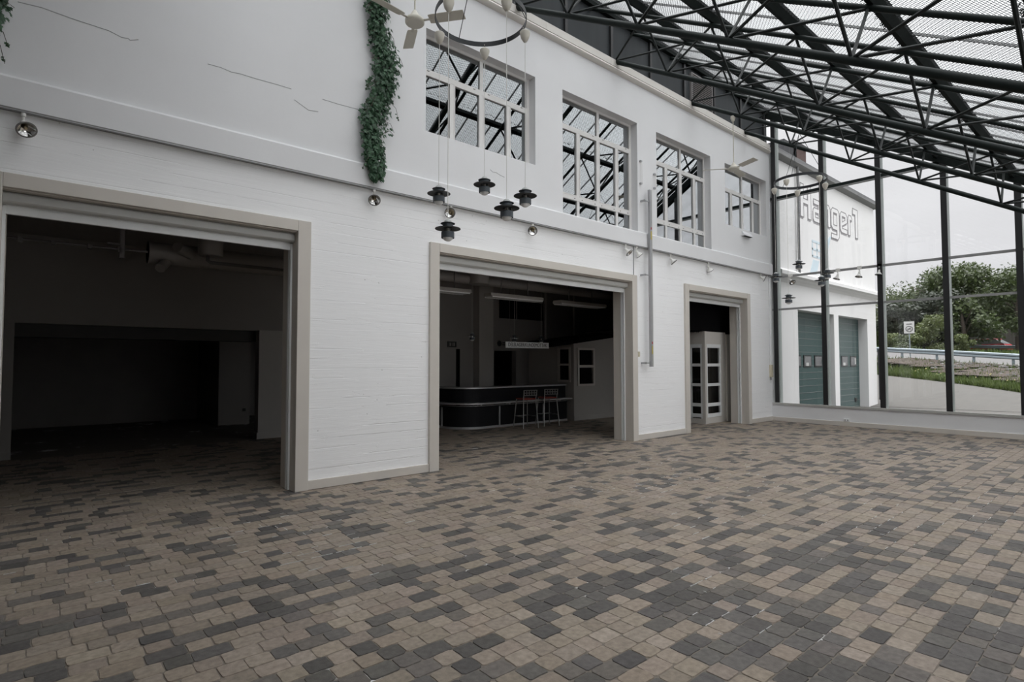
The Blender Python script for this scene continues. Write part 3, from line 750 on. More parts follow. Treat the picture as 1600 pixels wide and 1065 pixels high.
# ---- bar room
def light(loc, ln, lab):
    t = T('ceiling_light', lab, 'ceiling light', loc, 'fluorescent lights in the bar room')
    x, y, z = loc; h = ln / 2
    B().extr([(y - .15, z), (y + .15, z), (y + .13, z + .075), (y - .13, z + .075)], 'x', x - h, x + h).build('housing', 'kiosk_grey', t, bevel=.008)
    b = B(); q = x - h + .06
    while q < x + h - .04: b.box(q, q + .02, y - .13, y + .13, z - .028, z); q += .085
    b.box(x - h + .04, x + h - .04, y - .14, y - .125, z - .028, z).box(x - h + .04, x + h - .04, y + .125, y + .14, z - .028, z)
    b.build('louvre', 'white_lacquer', t)
    B().tube([(x - h * .5, y, z + .07), (x - h * .5, y, 4.0)], .012, 8).tube([(x + h * .5, y, z + .07), (x + h * .5, y, 4.0)], .012, 8).build('hanger_rod', 'pipe_grey', t)
light((6.62, 10.0, 3.215), 1.45, 'long fluorescent ceiling light at the left end of the bar room row')
light((8.72, 10.0, 3.20), 1.66, 'long fluorescent ceiling light in the middle of the bar room row')
light((11.02, 10.0, 3.19), 1.78, 'long fluorescent ceiling light at the right end of the bar room row')
t = T('ventilation_duct', 'grey duct drop with round collar above the middle fluorescent light', 'duct', (7.95, 10.6, 3.6))
B().lathe([(.0, 0), (.24, 0), (.25, .02), (.25, .45), (0, .45)], (8.1, 10.6, 3.55), 26).build('collar', 'duct_grey', t, smooth=True)
B().tube([(6.9, 10.7, 3.66), (13, 10.7, 3.66)], .11, 18).build('duct', 'duct_grey', t, smooth=True)

# counter with a rounded left end
def arc(cx, cy, r, a0, a1, n): return [(cx + r * math.cos(R(a0 + (a1 - a0) * i / n)), cy + r * math.sin(R(a0 + (a1 - a0) * i / n))) for i in range(n + 1)]
def outline(off):
    """plan of the counter front, off = how far it stands out from the plinth"""
    return [(12.02, 11.47 - off)] + arc(8.9, 12.17, .70 + off, 270, 180, 12) + [(8.20 - off, 13.2)]
def strip(off, th, z0, z1):
    a = outline(off); c = outline(off - th); return B().slab(a + c[::-1], z0, z1)
t = T('bar_counter', 'long black bar counter with pale trim and a rounded left end', 'bar', (10.2, 12.2, 0))
strip(0, .06, .05, .60).build('lower_panel', 'bar_black', t)
strip(.02, .05, .0, .055).build('kick_rail', 'bar_trim', t)
strip(.02, .05, .54, .60).build('shelf_apron', 'bar_black', t)
strip(.025, .02, .575, .59).build('trim_line', 'bar_trim', t)
strip(.22, .32, .635, .67).build('shelf', 'bar_trim', t)
strip(-.06, .06, .67, 1.02).build('upper_panel', 'bar_black', t)
strip(.0, .45, 1.02, 1.055).build('counter_top', 'bar_trim', t)
b = B()
for x in (9.45, 11.05): b.box(x - .02, x + .02, 11.44, 11.48, .05, .55)
b.box(8.165, 8.205, 12.25, 12.29, .05, .55); b.build('joint_strip', 'bar_trim', t)
b = B()
for x in (8.75, 9.7, 10.65, 11.6): b.box(x - .025, x + .025, 11.33, 11.47, .59, .636)
b.build('shelf_bracket', 'bar_trim', t)

def stool(lab, loc, rz):
    t = T('bar_stool', lab, 'bar stool', loc, 'bar stools at the counter')
    # origin at the floor under the seat; back towards -y
    b = lambda: B()
    for s in (-1, 1):
        B().tube([(s * .235, -.25, 0), (s * .19, -.19, .74), (s * .205, -.23, .98)], .0125, 8).build('rear_leg', 'stool_steel', t, smooth=True, local=True)
        B().tube([(s * .22, .24, 0), (s * .17, .17, .74)], .0125, 8).build('front_leg', 'stool_steel', t, smooth=True, local=True)
    B().tube([(-.2, .2, .3), (.2, .2, .3)], .009, 8).tube([(-.215, -.22, .3), (-.2, .2, .3)], .009, 8).tube([(.215, -.22, .3), (.2, .2, .3)], .009, 8).build('footrest', 'stool_steel', t, smooth=True, local=True)
    B().slab([(-.2, -.2), (.2, -.2), (.19, .18), (.12, .21), (-.12, .21), (-.19, .18)], .735, .765).build('seat', 'stool_red', t, bevel=.008, local=True)
    g = B()                                                          # woven back panel with square holes
    for q in range(6): z = .84 + q * .03
    for q in range(3): g.box(-.205, .205, -.235, -.225, .835 + q * .065, .855 + q * .065)
    for q in range(6): g.box(-.205 + q * .078, -.185 + q * .078, -.235, -.225, .855, .965)
    g.build('backrest', 'stool_steel', t, local=True)
    t.rotation_euler = (0, 0, rz)
    return t
stool('steel bar stool with red seat, left of the pair at the bar', (9.90, 10.93, 0), R(-8))
stool('steel bar stool with red seat, right of the pair at the bar', (10.72, 10.97, 0), R(-14))

# sign hanging over the counter
t = T('hanging_sign', 'long white hanging sign lettered in black above the bar', 'sign', (9.95, 10.9, 2.06))
B().box(9.195, 10.716, 10.89, 10.91, 2.07, 2.223).build('board', 'white_lacquer', t)
text_mesh('DELELAGER/KUNDEMOTTAK', .135, 'ink_dark', 'lettering', t, Matrix.Translation((9.955, 10.886, 2.147)) @ FACE_S, .001, .78)
for x in (9.33, 10.58): B().tube([(x, 10.9, 2.22), (x, 10.9, 4.0)], .004, 6).build('wire', 'pipe_grey', t)
t = T('wall_notice', 'small dark sign with a round symbol above the dark doorway', 'sign', (10.9, 13.24, 2.1))
B().lathe([(0, 0), (.085, 0), (.085, .012), (.06, .012), (.06, .006), (0, .006)], (10.92, 13.245, 2.27), 22, (0, -1, 0)).build('roundel', 'ink_dark', t)
B().box(11.04, 11.2, 13.236, 13.246, 2.28, 2.31).box(11.04, 11.2, 13.236, 13.246, 2.22, 2.25).build('text_bars', 'ink_dark', t)
t = T('wall_notice', 'small dark framed sign on the wall left of the pale column', 'sign', (9.2, 13.24, 2.15))
B().box(9.02, 9.32, 13.23, 13.25, 2.13, 2.29).build('plate', 'ink_dark', t)
B().box(9.08, 9.13, 13.226, 13.231, 2.16, 2.26).box(9.16, 9.18, 13.226, 13.231, 2.16, 2.26).box(9.21, 9.26, 13.226, 13.231, 2.16, 2.26).build('symbol', 'inner_wall', t)
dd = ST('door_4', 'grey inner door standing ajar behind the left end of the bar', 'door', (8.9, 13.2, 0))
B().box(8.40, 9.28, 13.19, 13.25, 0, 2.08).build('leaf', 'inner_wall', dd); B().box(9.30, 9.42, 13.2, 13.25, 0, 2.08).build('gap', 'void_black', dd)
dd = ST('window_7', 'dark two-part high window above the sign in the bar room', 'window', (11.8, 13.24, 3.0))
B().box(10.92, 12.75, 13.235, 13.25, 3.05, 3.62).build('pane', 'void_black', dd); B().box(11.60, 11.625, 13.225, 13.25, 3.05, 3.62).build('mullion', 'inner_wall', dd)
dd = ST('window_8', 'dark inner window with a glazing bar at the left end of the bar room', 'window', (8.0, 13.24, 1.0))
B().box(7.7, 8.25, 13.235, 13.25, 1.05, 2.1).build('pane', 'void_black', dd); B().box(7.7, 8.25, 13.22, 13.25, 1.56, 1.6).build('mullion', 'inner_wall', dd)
b = B()
for x in (12.65, 14.0): b.box(x - .03, x + .03, 12.97, 13.03, 2.3, 4.0)
S(b.build('trim_4', 'kiosk_grey'), 'two slender pale posts rising behind the kiosk roof', 'post')

# kiosk like a small house, right of the bar
t = T('kiosk', 'grey house-like kiosk with a dark sloping roof at the right end of the bar', 'kiosk', (13, 12, 0))
kx = 12.08; ky = 11.24
def gz(x): return 2.25 + (x - 12.05) * .127
b = B()
b.extr([(kx, 0), (12.28, 0), (12.28, gz(12.28)), (kx, gz(kx))], 'y', ky, ky + .08)
b.extr([(12.92, 0), (14.75, 0), (14.75, gz(14.75)), (12.92, gz(12.92))], 'y', ky, ky + .08)
b.extr([(12.28, 0), (12.92, 0), (12.92, 1.03), (12.28, 1.03)], 'y', ky, ky + .08)
b.extr([(12.28, 2.08), (12.92, 2.08), (12.92, gz(12.92)), (12.28, gz(12.28))], 'y', ky, ky + .08)
b.box(kx, kx + .08, ky + .08, 11.40, 0, 2.2).box(kx, kx + .08, 11.84, 13.2, 0, 2.2).box(kx, kx + .08, 11.40, 11.84, 0, 1.16).box(kx, kx + .08, 11.40, 11.84, 2.1, 2.2)
b.build('wall', 'kiosk_grey', t)
B().box(12.22, 12.29, ky - .03, ky + .02, 1.0, 2.12).box(12.91, 12.98, ky - .03, ky + .02, 1.0, 2.12).box(12.29, 12.91, ky - .03, ky + .02, 1.0, 1.06).box(12.29, 12.91, ky - .03, ky + .02, 2.06, 2.12).box(12.29, 12.91, ky - .03, ky + .03, 1.54, 1.615).build('window_frame', 'cabin_paint', t)
B().box(kx - .03, kx + .02, 11.36, 11.42, 1.12, 2.14).box(kx - .03, kx + .02, 11.82, 11.88, 1.12, 2.14).box(kx - .03, kx + .02, 11.42, 11.82, 1.12, 1.18).box(kx - .03, kx + .02, 11.42, 11.82, 2.08, 2.14).box(kx - .03, kx + .03, 11.42, 11.82, 1.60, 1.66).build('window_frame', 'cabin_paint', t)
B().box(12.28, 12.92, ky + .05, ky + .06, 1.03, 2.08).build('pane', 'void_black', t); B().box(kx + .05, kx + .06, 11.4, 11.84, 1.16, 2.1).build('pane', 'void_black', t)
B().box(kx, 14.75, ky - .012, ky, 0, .14).build('skirting', 'kiosk_grey', t)
B().extr([(10.95, 2.12), (14.95, 2.62), (14.95, 2.72), (10.95, 2.24)], 'y', ky - .25, ky + .1).extr([(12.0, 2.25), (14.95, 2.62), (14.95, 2.72), (12.0, 2.35)], 'y', ky + .1, 13.2).build('roof', 'void_black', t)

# glazed cabin behind the third doorway
t = T('glazed_cabin', 'cream glazed cabin with barred doors just inside the third doorway', 'cabin', (14.7, 8.7, 0))
cx, cy = 14.19, 8.30
def glazed(b, f, u0, u1, z0, z1, rows, fr=.09):
    """frame of a glazed door leaf; f maps (u, depth) pairs to x,y box limits"""
    b.box(*f(u0, u0 + fr), z0, z1).box(*f(u1 - fr, u1), z0, z1)
    for k in rows: b.box(*f(u0 + fr, u1 - fr), *k)
fx = lambda a, c: (a, c, cy - .03, cy + .03)
fy = lambda a, c: (cx - .03, cx + .03, a, c)
b = B(); b.box(cx - .04, cx + .05, cy - .04, cy + .05, 0, 2.55)
b.box(cx + .05, 15.30, cy - .02, cy + .04, 2.2, 2.55).box(cx + .05, 15.30, cy - .02, cy + .04, 0, .17).box(15.02, 15.30, cy - .02, cy + .04, .17, 2.2)
b.box(cx - .03, cx + .03, cy + .05, 9.6, 2.2, 2.55).box(cx - .03, cx + .03, cy + .05, 9.6, 0, .14).box(15.30, 16.4, cy - .06, cy + .3, 0, 2.5)
b.build('wall', 'cabin_paint', t)
rows = [(.17, .27), (.47, .56), (1.03, 1.11), (1.58, 1.66), (2.1, 2.2)]
b = B(); glazed(b, fx, cx + .05, 15.02, .17, 2.2, rows, .06); b.build('door_frame', 'white_lacquer', t, bevel=.004)
b = B(); glazed(b, fy, cy + .05, 8.75, .14, 2.2, rows, .06); glazed(b, fy, 8.78, 9.5, .14, 2.2, rows, .06); b.build('door_frame', 'white_lacquer', t, bevel=.004)
B().box(cx + .1, 15.0, cy, cy + .006, .2, 2.15).build('pane', 'clear_glass', t); B().box(cx, cx + .006, cy + .1, 9.45, .2, 2.15).build('pane', 'clear_glass', t)
B().box(14.3, 16.3, 9.8, 9.9, 0, 2.5).box(16.0, 16.1, 8.3, 9.8, 0, 2.5).build('back_panel', 'inner_dark', t)
t = T('awning_dark_sheet', 'ragged awning edge above the glazed cabin with an added black sheet for the dark room', 'awning', (14.2, 9.2, 2.56))
b = B().box(12.3, 16.4, 8.32, 8.40, 2.57, 3.99).box(12.3, 16.4, 8.40, 11.0, 2.57, 2.62)
b.build('dark_sheet', 'void_black', t)  # black sheet up to the ceiling paints in the darkness above the awning edge
b = B(); rr = random.Random(5); x = 12.3
while x < 16.4:
    wd = rr.uniform(.03, .09); h = rr.uniform(.01, .08); b.quad((x, 8.315, 2.58), (x + wd, 8.315, 2.58), (x + wd * .6, 8.315, 2.57 - h)); x += wd
for q in range(30):
    y = 8.4 + q * .05; b.quad((cx - .06, y, 2.58), (cx - .06, y + .06, 2.58), (cx - .06, y + .03, 2.57 - rr.uniform(.01, .08)))
b.build('ragged_edge', 'void_black', t)

# ================================================================== THINGS ON AND IN FRONT OF THE FACADE
# ---- lighting track and spotlights
t = T('lighting_track', 'thin dark lighting track under the ledge along the whole facade', 'track', (5, 7.46, 4.22))
B().box(XL, XG - .1, 7.435, 7.475, 4.212, 4.245).build('rail', 'track_grey', t)
B().box(XL, XG - .1, 7.43, 7.434, 4.222, 4.229).build('lip', 'aluminium', t)
def spotlight(lab, loc, aim, group):
    """loc: where it clips to its rail; aim: direction the lamp looks"""
    t = T('spotlight', lab, 'spotlight', loc, group)
    d = Vector(aim).normalized(); x = Vector(loc)
    B().lathe([(0, 0), (.022, 0), (.022, -.03), (.014, -.035), (0, -.035)], x, 14).tube([x + Vector((0, 0, -.03)), x + Vector((0, 0, -.095))], .011, 8).build('stem', 'spot_white', t, smooth=True)
    j = x + Vector((0, 0, -.10)); c = j + d * .02
    B().lathe([(0, -.02), (.026, -.02), (.03, 0), (.03, .04), (.045, .06), (.078, .105), (.082, .108), (.082, .114), (.076, .114)], c - d * .01, 24, d).build('housing', 'spot_white', t, smooth=True)
    B().lathe([(.078, .108), (.055, .085), (.03, .068), (0, .062)], c - d * .01, 24, d).build('reflector', 'chrome', t, smooth=True)
    B().lathe([(.081, .104), (.087, .106), (.087, .117), (.074, .118), (.074, .112)], c - d * .01, 24, d).build('rim', 'track_grey', t, smooth=True)
    B().lathe([(0, .064), (.013, .068), (.017, .082), (.010, .093), (0, .096)], c - d * .01, 16, d).build('bulb', 'bulb_amber', t, smooth=True)
    return t
g1 = 'spotlights on the facade track'
ZT = 4.213; YT = 7.452
cam_to = lambda x: Vector((-x, -7.4, 0)).normalized()
sp_ = [(-.08, (.25, -.75, -.80), 'spotlight at the left edge above the dark room doorway'), (3.78, (-.35, -.8, -.75), 'spotlight just below the tip of the ivy'), (5.13, (-.65, -.75, -.30), 'spotlight behind the lowest pendant lamp of the near ring'),
       (6.93, (-.62, -.68, -.38), 'spotlight right of the near pendant lamps, facing the camera'), (9.64, (.25, -.62, -.72), 'spotlight left of the pair beside the grey post'), (10.02, (.52, -.34, -.75), 'spotlight right of the pair, touching the grey post'),
       (11.32, (.38, -.50, -.75), 'spotlight just right of the grey vertical post'), (12.98, (.60, -.02, -.75), 'spotlight above the narrow third doorway, turned away'), (15.8, (.35, -.75, -.35), 'spotlight at the corner end of the facade track')]
for x, a, lb in sp_: spotlight(lb, (x, YT, ZT), a, g1)
g2 = 'spotlights on the glass wall rail'
for y, a, lb in [(6.95, (-.35, -.6, -.7), 'chrome spotlight on the glass wall rail nearest the facade corner'), (5.70, (-.2, .25, -.95), 'small spotlight on the glass wall rail just right of the first black post'),
                 (5.18, (-.2, .1, -.95), 'small spotlight on the glass wall rail in the middle of the second pane'), (4.72, (-.15, .1, -.95), 'small spotlight on the glass wall rail against the second black post')]:
    t = spotlight(lb, (XG + .02, y, 4.16), a, g2)
    B().box(XG - .0, XG + .06, y - .05, y + .05, 4.155, 4.225).build('clamp', 'spot_white', t)

# ---- ceiling fans
def fan(loc, a0, top, lab):
    t = T('ceiling_fan', lab, 'ceiling fan', loc, 'ceiling fans')
    x, y, z = loc
    B().tube([(x, y, z + .12), (x, y, top)], .011, 8).build('rod', 'fan_cream', t, smooth=True)
    B().lathe([(0, .0), (.115, 0), (.125, .012), (.128, .045), (.12, .06), (.085, .075), (.075, .09), (.045, .135), (.03, .165), (.02, .18), (0, .18)], loc, 32).build('motor', 'fan_cream', t, smooth=True)
    B().lathe([(0, 0), (.05, .0), (.055, -.05), (.03, -.12), (.0, -.125)], (x, y, top), 20).build('canopy', 'pod_cream', t, smooth=True)
    for k in range(3):
        a = R(a0 + 120 * k); d = Vector((math.cos(a), math.sin(a), 0)); n = Vector((-d.y, d.x, 0)); c = Vector((x, y, z + .035))
        b = B(); tw = -.016; wd = .07; i = len(b.v)
        prof = []
        for s, w_ in ((.20, .062), (.24, .070), (.45, .072), (.66, .073), (.675, .069)):
            for u, h in ((-1, -tw), (1, tw)):
                for th in (0, .006): prof.append((s, u * w_, h + th))
        for s, u, h in prof: b.v.append(tuple(c + d * s + n * u + Vector((0, 0, h))))
        for q in range(4):
            o0, o1 = q * 4, q * 4 + 4
            for f4 in ((0, 2, 6, 4), (1, 5, 7, 3), (0, 4, 5, 1), (2, 3, 7, 6)): b.f.append(tuple(i + o0 + e for e in f4))
        b.f.append((i, i + 1, i + 3, i + 2)); b.f.append((i + 16, i + 18, i + 19, i + 17))
        bl = b.build('blade', 'fan_cream', t)
        B().bar(c + d * .10, c + d * .25, .035, .008).build('blade_arm', 'fan_cream', bl)
fan((3.75, 6.29, 6.13), -53, zb(6.29) - .05, 'cream ceiling fan at the top, beside the ivy')
fan((12.33, 6.40, 6.15), 10, zb(6.40) - .05, 'far cream ceiling fan in front of the corner window')

# ---- ring chandeliers; each lamp on them is a thing of its own
def ring(loc, a0, lab):
    t = T('lamp_ring', lab, 'lamp ring', loc, 'lamp rings')
    x, y, z = loc; n = 64
    B().lathe([(.504, -.028), (.511, -.028), (.511, .028), (.504, .028), (.504, -.028)], loc, n).build('hoop', 'ring_dark', t, smooth=True)
    top = (x, y, zb(y) - .04)
    for k in range(3):
        a = R(a0 + 36 + 120 * k); B().tube([(x + .505 * math.cos(a), y + .505 * math.sin(a), z + .02), top], .005, 6).build('suspension_rod', 'ring_dark', t)
    B().lathe([(0, 0), (.03, 0), (.03, .06), (0, .06)], top, 12).build('hook', 'ring_dark', t)
def lamp(loc, ztop, lab, grp, ring_c=None):
    t = T('pendant_lamp', lab, 'pendant lamp', loc, grp); x, y, z = loc
    B().tube([(x, y, z + .085), (x, y, ztop - .08)], .0035, 6).build('cord', 'cord_white', t, smooth=True)
    if ring_c:
        B().lathe([(0, -.115), (.02, -.107), (.045, -.066), (.058, -.018), (.058, .006), (.044, .02), (0, .025)], (x, y, ztop), 20).build('cord_pod', 'pod_cream', t, smooth=True)
        c = Vector(ring_c); p = Vector((x, y, ztop + .01)); q = p + (Vector((c.x, c.y, p.z)) - p).normalized() * .03 + Vector((0, 0, .05))
        B().tube([p, p + Vector((0, 0, .04)), q], .004, 6).build('hook', 'chrome', t)
    B().lathe([(0, .092), (.020, .089), (.036, .076), (.042, .060), (0, .056)], loc, 24).build('dome', 'lamp_dome', t, smooth=True)
    B().lathe([(0, .062), (.042, .062), (.074, .050), (.074, .046), (.05, .046), (0, .046)], loc, 28).build('upper_brim', 'lamp_dark', t, smooth=True)
    B().lathe([(.054, .047), (.054, .006), (.050, .006), (.050, .047), (.054, .047)], loc, 28).build('collar', 'lamp_band', t, smooth=True)
    B().lathe([(.045, .010), (.131, -.003), (.131, -.007), (.045, .004), (.045, .010)], loc, 32).build('brim', 'lamp_dark', t, smooth=True)
    B().lathe([(.044, .003), (.046, -.085)], loc, 22).build('glass', 'lamp_glass', t, smooth=True)
    B().lathe([(.052, -.098), (.050, -.108), (.036, -.124), (.018, -.132), (0, -.134)], loc, 22).build('glass_bottom', 'white_lacquer', t, smooth=True)  # bright reflection in the glass bottom, painted as plain white
    B().lathe([(.065, -.040), (.067, -.042), (.067, -.100), (.064, -.103), (.061, -.100), (.061, -.042), (.065, -.040)], loc, 28).build('lower_band', 'lamp_band', t, smooth=True)
    b = B()
    for k in range(4):
        a = R(45 + 90 * k); b.tube([(x + .052 * math.cos(a), y + .052 * math.sin(a), z + .005), (x + .062 * math.cos(a), y + .062 * math.sin(a), z - .06)], .003, 6)
    b.build('cage', 'chrome', t)
    B().lathe([(0, .0), (.016, .0), (.016, -.02), (.028, -.04), (.030, -.06), (.02, -.085), (0, -.09)], loc, 16).build('bulb', 'pod_cream', t, smooth=True)
ZR = 5.53
for cx_, cy_, a0, zs, grp, rl, labs in (
    (3.75, 4.87, 47.5, [3.826, 3.614, 3.074, 3.281, 3.579], 'pendant lamps of the near ring', 'near dark hoop hung with five cord pods, left of centre',
     ['highest pendant lamp of the near ring, hanging in the middle', 'leftmost pendant lamp of the near ring', 'lowest pendant lamp of the near ring', 'pendant lamp of the near ring overlapping the rightmost one', 'rightmost pendant lamp of the near ring']),
    (12.33, 4.93, 28.3, [3.852, 3.55, 3.017, 3.353, 3.569], 'pendant lamps of the far ring', 'far dark hoop hung with five cord pods before the glass wall',
     ['highest pendant lamp of the far ring', 'leftmost pendant lamp of the far ring, at the facade corner', 'lowest pendant lamp of the far ring', 'pendant lamp of the far ring in front of the first black post', 'rightmost pendant lamp of the far ring'])):
    ring((cx_, cy_, ZR), a0, rl)
    for k in range(5):
        a = R(a0 + 72 * k); lamp((cx_ + .515 * math.cos(a), cy_ + .515 * math.sin(a), zs[k]), ZR - .075, labs[k], grp, (cx_, cy_, ZR))
for x, lb in ((8.96, 'dim pendant lamp left of the pale column over the bar'), (10.45, 'dim pendant lamp above the left end of the hanging sign'), (11.5, 'dim pendant lamp above the middle of the hanging sign')):
    lamp((x, 12.0, 2.40), 4.08, lb, 'pendant lamps over the bar')

# ---- ivy garlands
def leaf(b, p, n, up, s):
    """five-lobed ivy leaf, slightly folded"""
    n = n.normalized(); a = n.cross(up).normalized(); u = a.cross(n)
    pts = [(0, -.1), (.30, -.32), (.30, -.02), (.56, .14), (.26, .32), (0, .80), (-.26, .32), (-.56, .14), (-.30, -.02), (-.30, -.32)]
    i = len(b.v); b.v.append(tuple(p))
    for (x, y) in pts: b.v.append(tuple(p + (a * x + u * y) * s + n * (abs(x) * -.22 * s - .1 * s * max(y, 0))))
    for k in range(10): b.f.append((i, i + 1 + k, i + 1 + (k + 1) % 10))
def ivy(path, widths, count, seed, lab):
    r = random.Random(seed)
    t = T('ivy_garland', lab, 'ivy', path[-1])
    P = [Vector(p) for p in path]
    B().tube(P, .012, 6).build('stem', 'bark', t)
    b = B(); st = B()
    strands = [(r.uniform(-.8, .8), r.uniform(0, 6.28), r.uniform(.3, 1)) for _ in range(9)]
    for k in range(count):
        f = r.random() ** .97 * (len(P) - 1); i = min(int(f), len(P) - 2); q = P[i].lerp(P[i + 1], f - i)
        wd = widths[i] + (widths[i + 1] - widths[i]) * (f - i)
        c, ph, am = strands[r.randrange(9)]
        off = wd * (c * .7 + .35 * math.sin(f * 2.3 + ph) * am + r.gauss(0, .22))
        lim = wd * (1.0 + .22 * math.sin(f * 5.1 + (1.3 if off > 0 else 4.0)) + r.uniform(-.1, .12)); off = max(-lim, min(lim, off))
        dep = (.02 + .13 * math.sqrt(max(0, 1 - (off / (wd * 1.15)) ** 2)) * r.uniform(.2, 1.1))
        p = q + Vector((off, -dep + .06, r.uniform(-.03, .03)))
        n = Vector((off / wd * .9 + r.uniform(-.6, .6), -1 + r.uniform(-.3, .5), r.uniform(-.3, .8)))
        up = Vector((r.uniform(-.7, .7), r.uniform(-.4, .2), -1 + r.uniform(0, .6)))
        leaf(b, p, n, up, r.uniform(.046, .082))
    for k in range(26):
        f = r.random() * (len(P) - 1.2); i = int(f); q = P[i].lerp(P[i + 1], f - i); s = r.choice((-1, 1)); wd = widths[i]
        a = q + Vector((s * wd * .5, -.05, 0)); c2 = q + Vector((s * wd * r.uniform(1.0, 1.3), -.06, r.uniform(-.25, .05)))
        st.tube([a, (a + c2) / 2 + Vector((0, -.03, .04)), c2], .003, 5)
        for _ in range(3): leaf(b, a.lerp(c2, r.uniform(.5, 1)), Vector((r.uniform(-.5, .5), -1, r.uniform(-.2, .6))), Vector((s * .6, 0, -1)), r.uniform(.03, .05))
    b.build('foliage', 'ivy_leaf', t); st.build('tendril', 'bark', t)['kind'] = 'stuff'
    return t
ivy([(3.80, 7.40, 7.86), (3.80, 7.40, 7.30), (3.81, 7.40, 7.0), (3.84, 7.40, 6.54), (3.99, 7.40, 6.12), (3.90, 7.40, 5.62), (3.76, 7.40, 5.18), (3.745, 7.37, 4.72), (3.79, 7.36, 4.33)],
    [.21, .21, .21, .20, .28, .24, .23, .21, .12], 2600, 11, 'long hanging garland of green ivy left of the first window')
ivy([(-.46, 7.40, 7.5), (-.44, 7.40, 6.5), (-.40, 7.40, 5.9), (-.36, 7.40, 5.4), (-.34, 7.40, 5.05), (-.38, 7.40, 4.75)], [.18, .18, .18, .15, .13, .08], 1500, 12, 'ivy garland cut off by the left edge of the picture')

# ---- grey vertical post on the facade, its brackets and small fittings
t = T('vertical_post', 'grey metal post with coloured stickers standing off the facade between two doorways', 'post', (10.46, 7.40, 1.6))
B().box(10.40, 10.47, 7.36, 7.42, 1.60, 5.535).build('profile', 'aluminium', t, bevel=.004)
B().box(10.455, 10.475, 7.355, 7.365, 1.60, 5.53).build('flange', 'shutter_grey', t)
b = B()
for z in (1.68, 3.62, 5.27): b.box(10.25, 10.40, 7.39, 7.405, z - .012, z + .012).box(10.24, 10.275, 7.39, YW, z - .02, z + .02)
b.build('bracket', 'aluminium', t)
b = B(); c = B()
for z in (2.08, 4.62): b.box(10.425, 10.455, 7.353, 7.360, z + .02, z + .07); c.box(10.42, 10.455, 7.353, 7.360, z - .2, z - .02)
b.build('red_sticker', 'sticker_red', t); c.build('yellow_sticker', 'sticker_yellow', t)
def cleat(x, z0, z1, lab):
    t = T('wall_hook', lab, 'hook', (x, YU, (z0 + z1) / 2), 'hooked cords between the windows')
    for z in (z0, z1): B().box(x - .03, x + .02, YU - .05, YU, z - .018, z + .018).build('hook', 'aluminium', t)
    B().tube([(x - .018, YU - .04, z0), (x - .018, YU - .04, z1)], .004, 6).tube([(x + .018, YU - .04, z0), (x + .018, YU - .04, z1)], .004, 6).build('cord', 'cord_white', t)
cleat(10.24, 5.66, 6.16, 'looped cord on two small hooks right of the second window')
cleat(10.76, 5.66, 5.98, 'short looped cord on two small hooks left of the third window')
t = T('wall_vent', 'small hooded white vent under the corner window', 'vent', (15.05, YU, 5.2))
B().extr([(YU, 5.30), (YU - .02, 5.30), (YU - .10, 5.19), (YU - .10, 5.175), (YU, 5.175)], 'x', 14.82, 15.28).build('hood', 'white_render', t); B().box(14.84, 15.26, YU - .09, YU - .01, 5.17, 5.176).build('opening', 'seal_black', t)
t = T('junction_box', 'beige electrical box on the facade beside the glass wall corner', 'box', (16.43, YW, 1.4))
B().box(16.38, 16.49, YW - .07, YW, 1.26, 1.62).build('box', 'plastic_beige', t, bevel=.008); B().tube([(16.43, YW - .03, 1.26), (16.43, YW - .03, 1.18)], .022, 10).build('gland', 'aluminium', t)
t = T('conduit', 'white conduit pipe running down the facade corner to the beige box', 'pipe', (16.36, YW - .02, 3)); B().tube([(16.42, YW - .018, 1.62), (16.42, YW - .018, 4.22)], .016, 8).build('pipe', 'white_render', t, smooth=True)
t = T('light_switch', 'small cream switch beside the right edge of the wide doorway surround', 'switch', (10.13, YW, 1.87)); B().box(10.10, 10.16, YW - .04, YW, 1.82, 1.93).build('plate', 'plastic_beige', t, bevel=.006)
t = T('cable', 'thin vertical cable on the facade above the wide doorway corner', 'cable', (10.0, YW - .01, 3.9)); B().tube([(9.99, YW - .008, 3.60), (9.99, YW - .008, 4.23)], .009, 6).build('cable', 'rail_grey', t)
t = T('power_outlet', 'white double power outlet low on the glass wall plinth', 'outlet', (XG, 5.55, .16))
B().box(XG - .045, XG, 5.48, 5.62, .12, .2).build('plate', 'white_lacquer', t, bevel=.008)
b = B()
for y in (5.52, 5.58): b.lathe([(0, 0), (.018, 0), (.018, .003), (0, .003)], (XG - .047, y, .16), 14, (-1, 0, 0))
b.build('socket', 'rail_grey', t)

# ================================================================== OUTSIDE BEYOND THE GLASS
bd = T('building', 'white building wing outside with green garage doors and painted lettering', 'building', (21, YW, 0))
XE = 25.8; X0 = XG + .2
G = [(18.42, 21.40), (21.82, 24.79)]; GH = 3.36
b = B().box(X0, G[0][0], YW, 8.2, -.5, GH).box(G[0][1], G[1][0], YW, 8.2, -.5, GH).box(G[1][1], XE, YW, 8.2, -.5, GH).box(X0, XE, YW, 8.2, GH, 7.95)
b.box(X0, XE, YW + .1, 15, GH + .8, 7.9).build('wall', 'outer_white', bd)
B().extr([(YW + .02, 4.10), (YW - .10, 4.30), (YW - .22, 4.33), (YW - .22, 4.44), (YW - .02, 4.56), (YW + .02, 4.56)], 'x', X0 + .1, XE + .05).build('ledge', 'outer_white', bd)
B().extr([(YW + .1, 7.86), (YW - .04, 7.88), (YW - .16, 7.97), (YW - .16, 8.12), (YW + .1, 8.16), (YW + .4, 8.16), (YW + .4, 7.86)], 'x', X0, XE + .12).build('gutter', 'gutter_grey', bd)
B().box(23.9, 26.0, 9.5, 12, 8.1, 8.75).build('roof_box', 'slate_dark', bd)
B().tube([(18.42, YW - .08, 7.9), (18.42, YW - .08, 4.5)], .04, 10).build('downpipe', 'gutter_grey', bd, smooth=True)
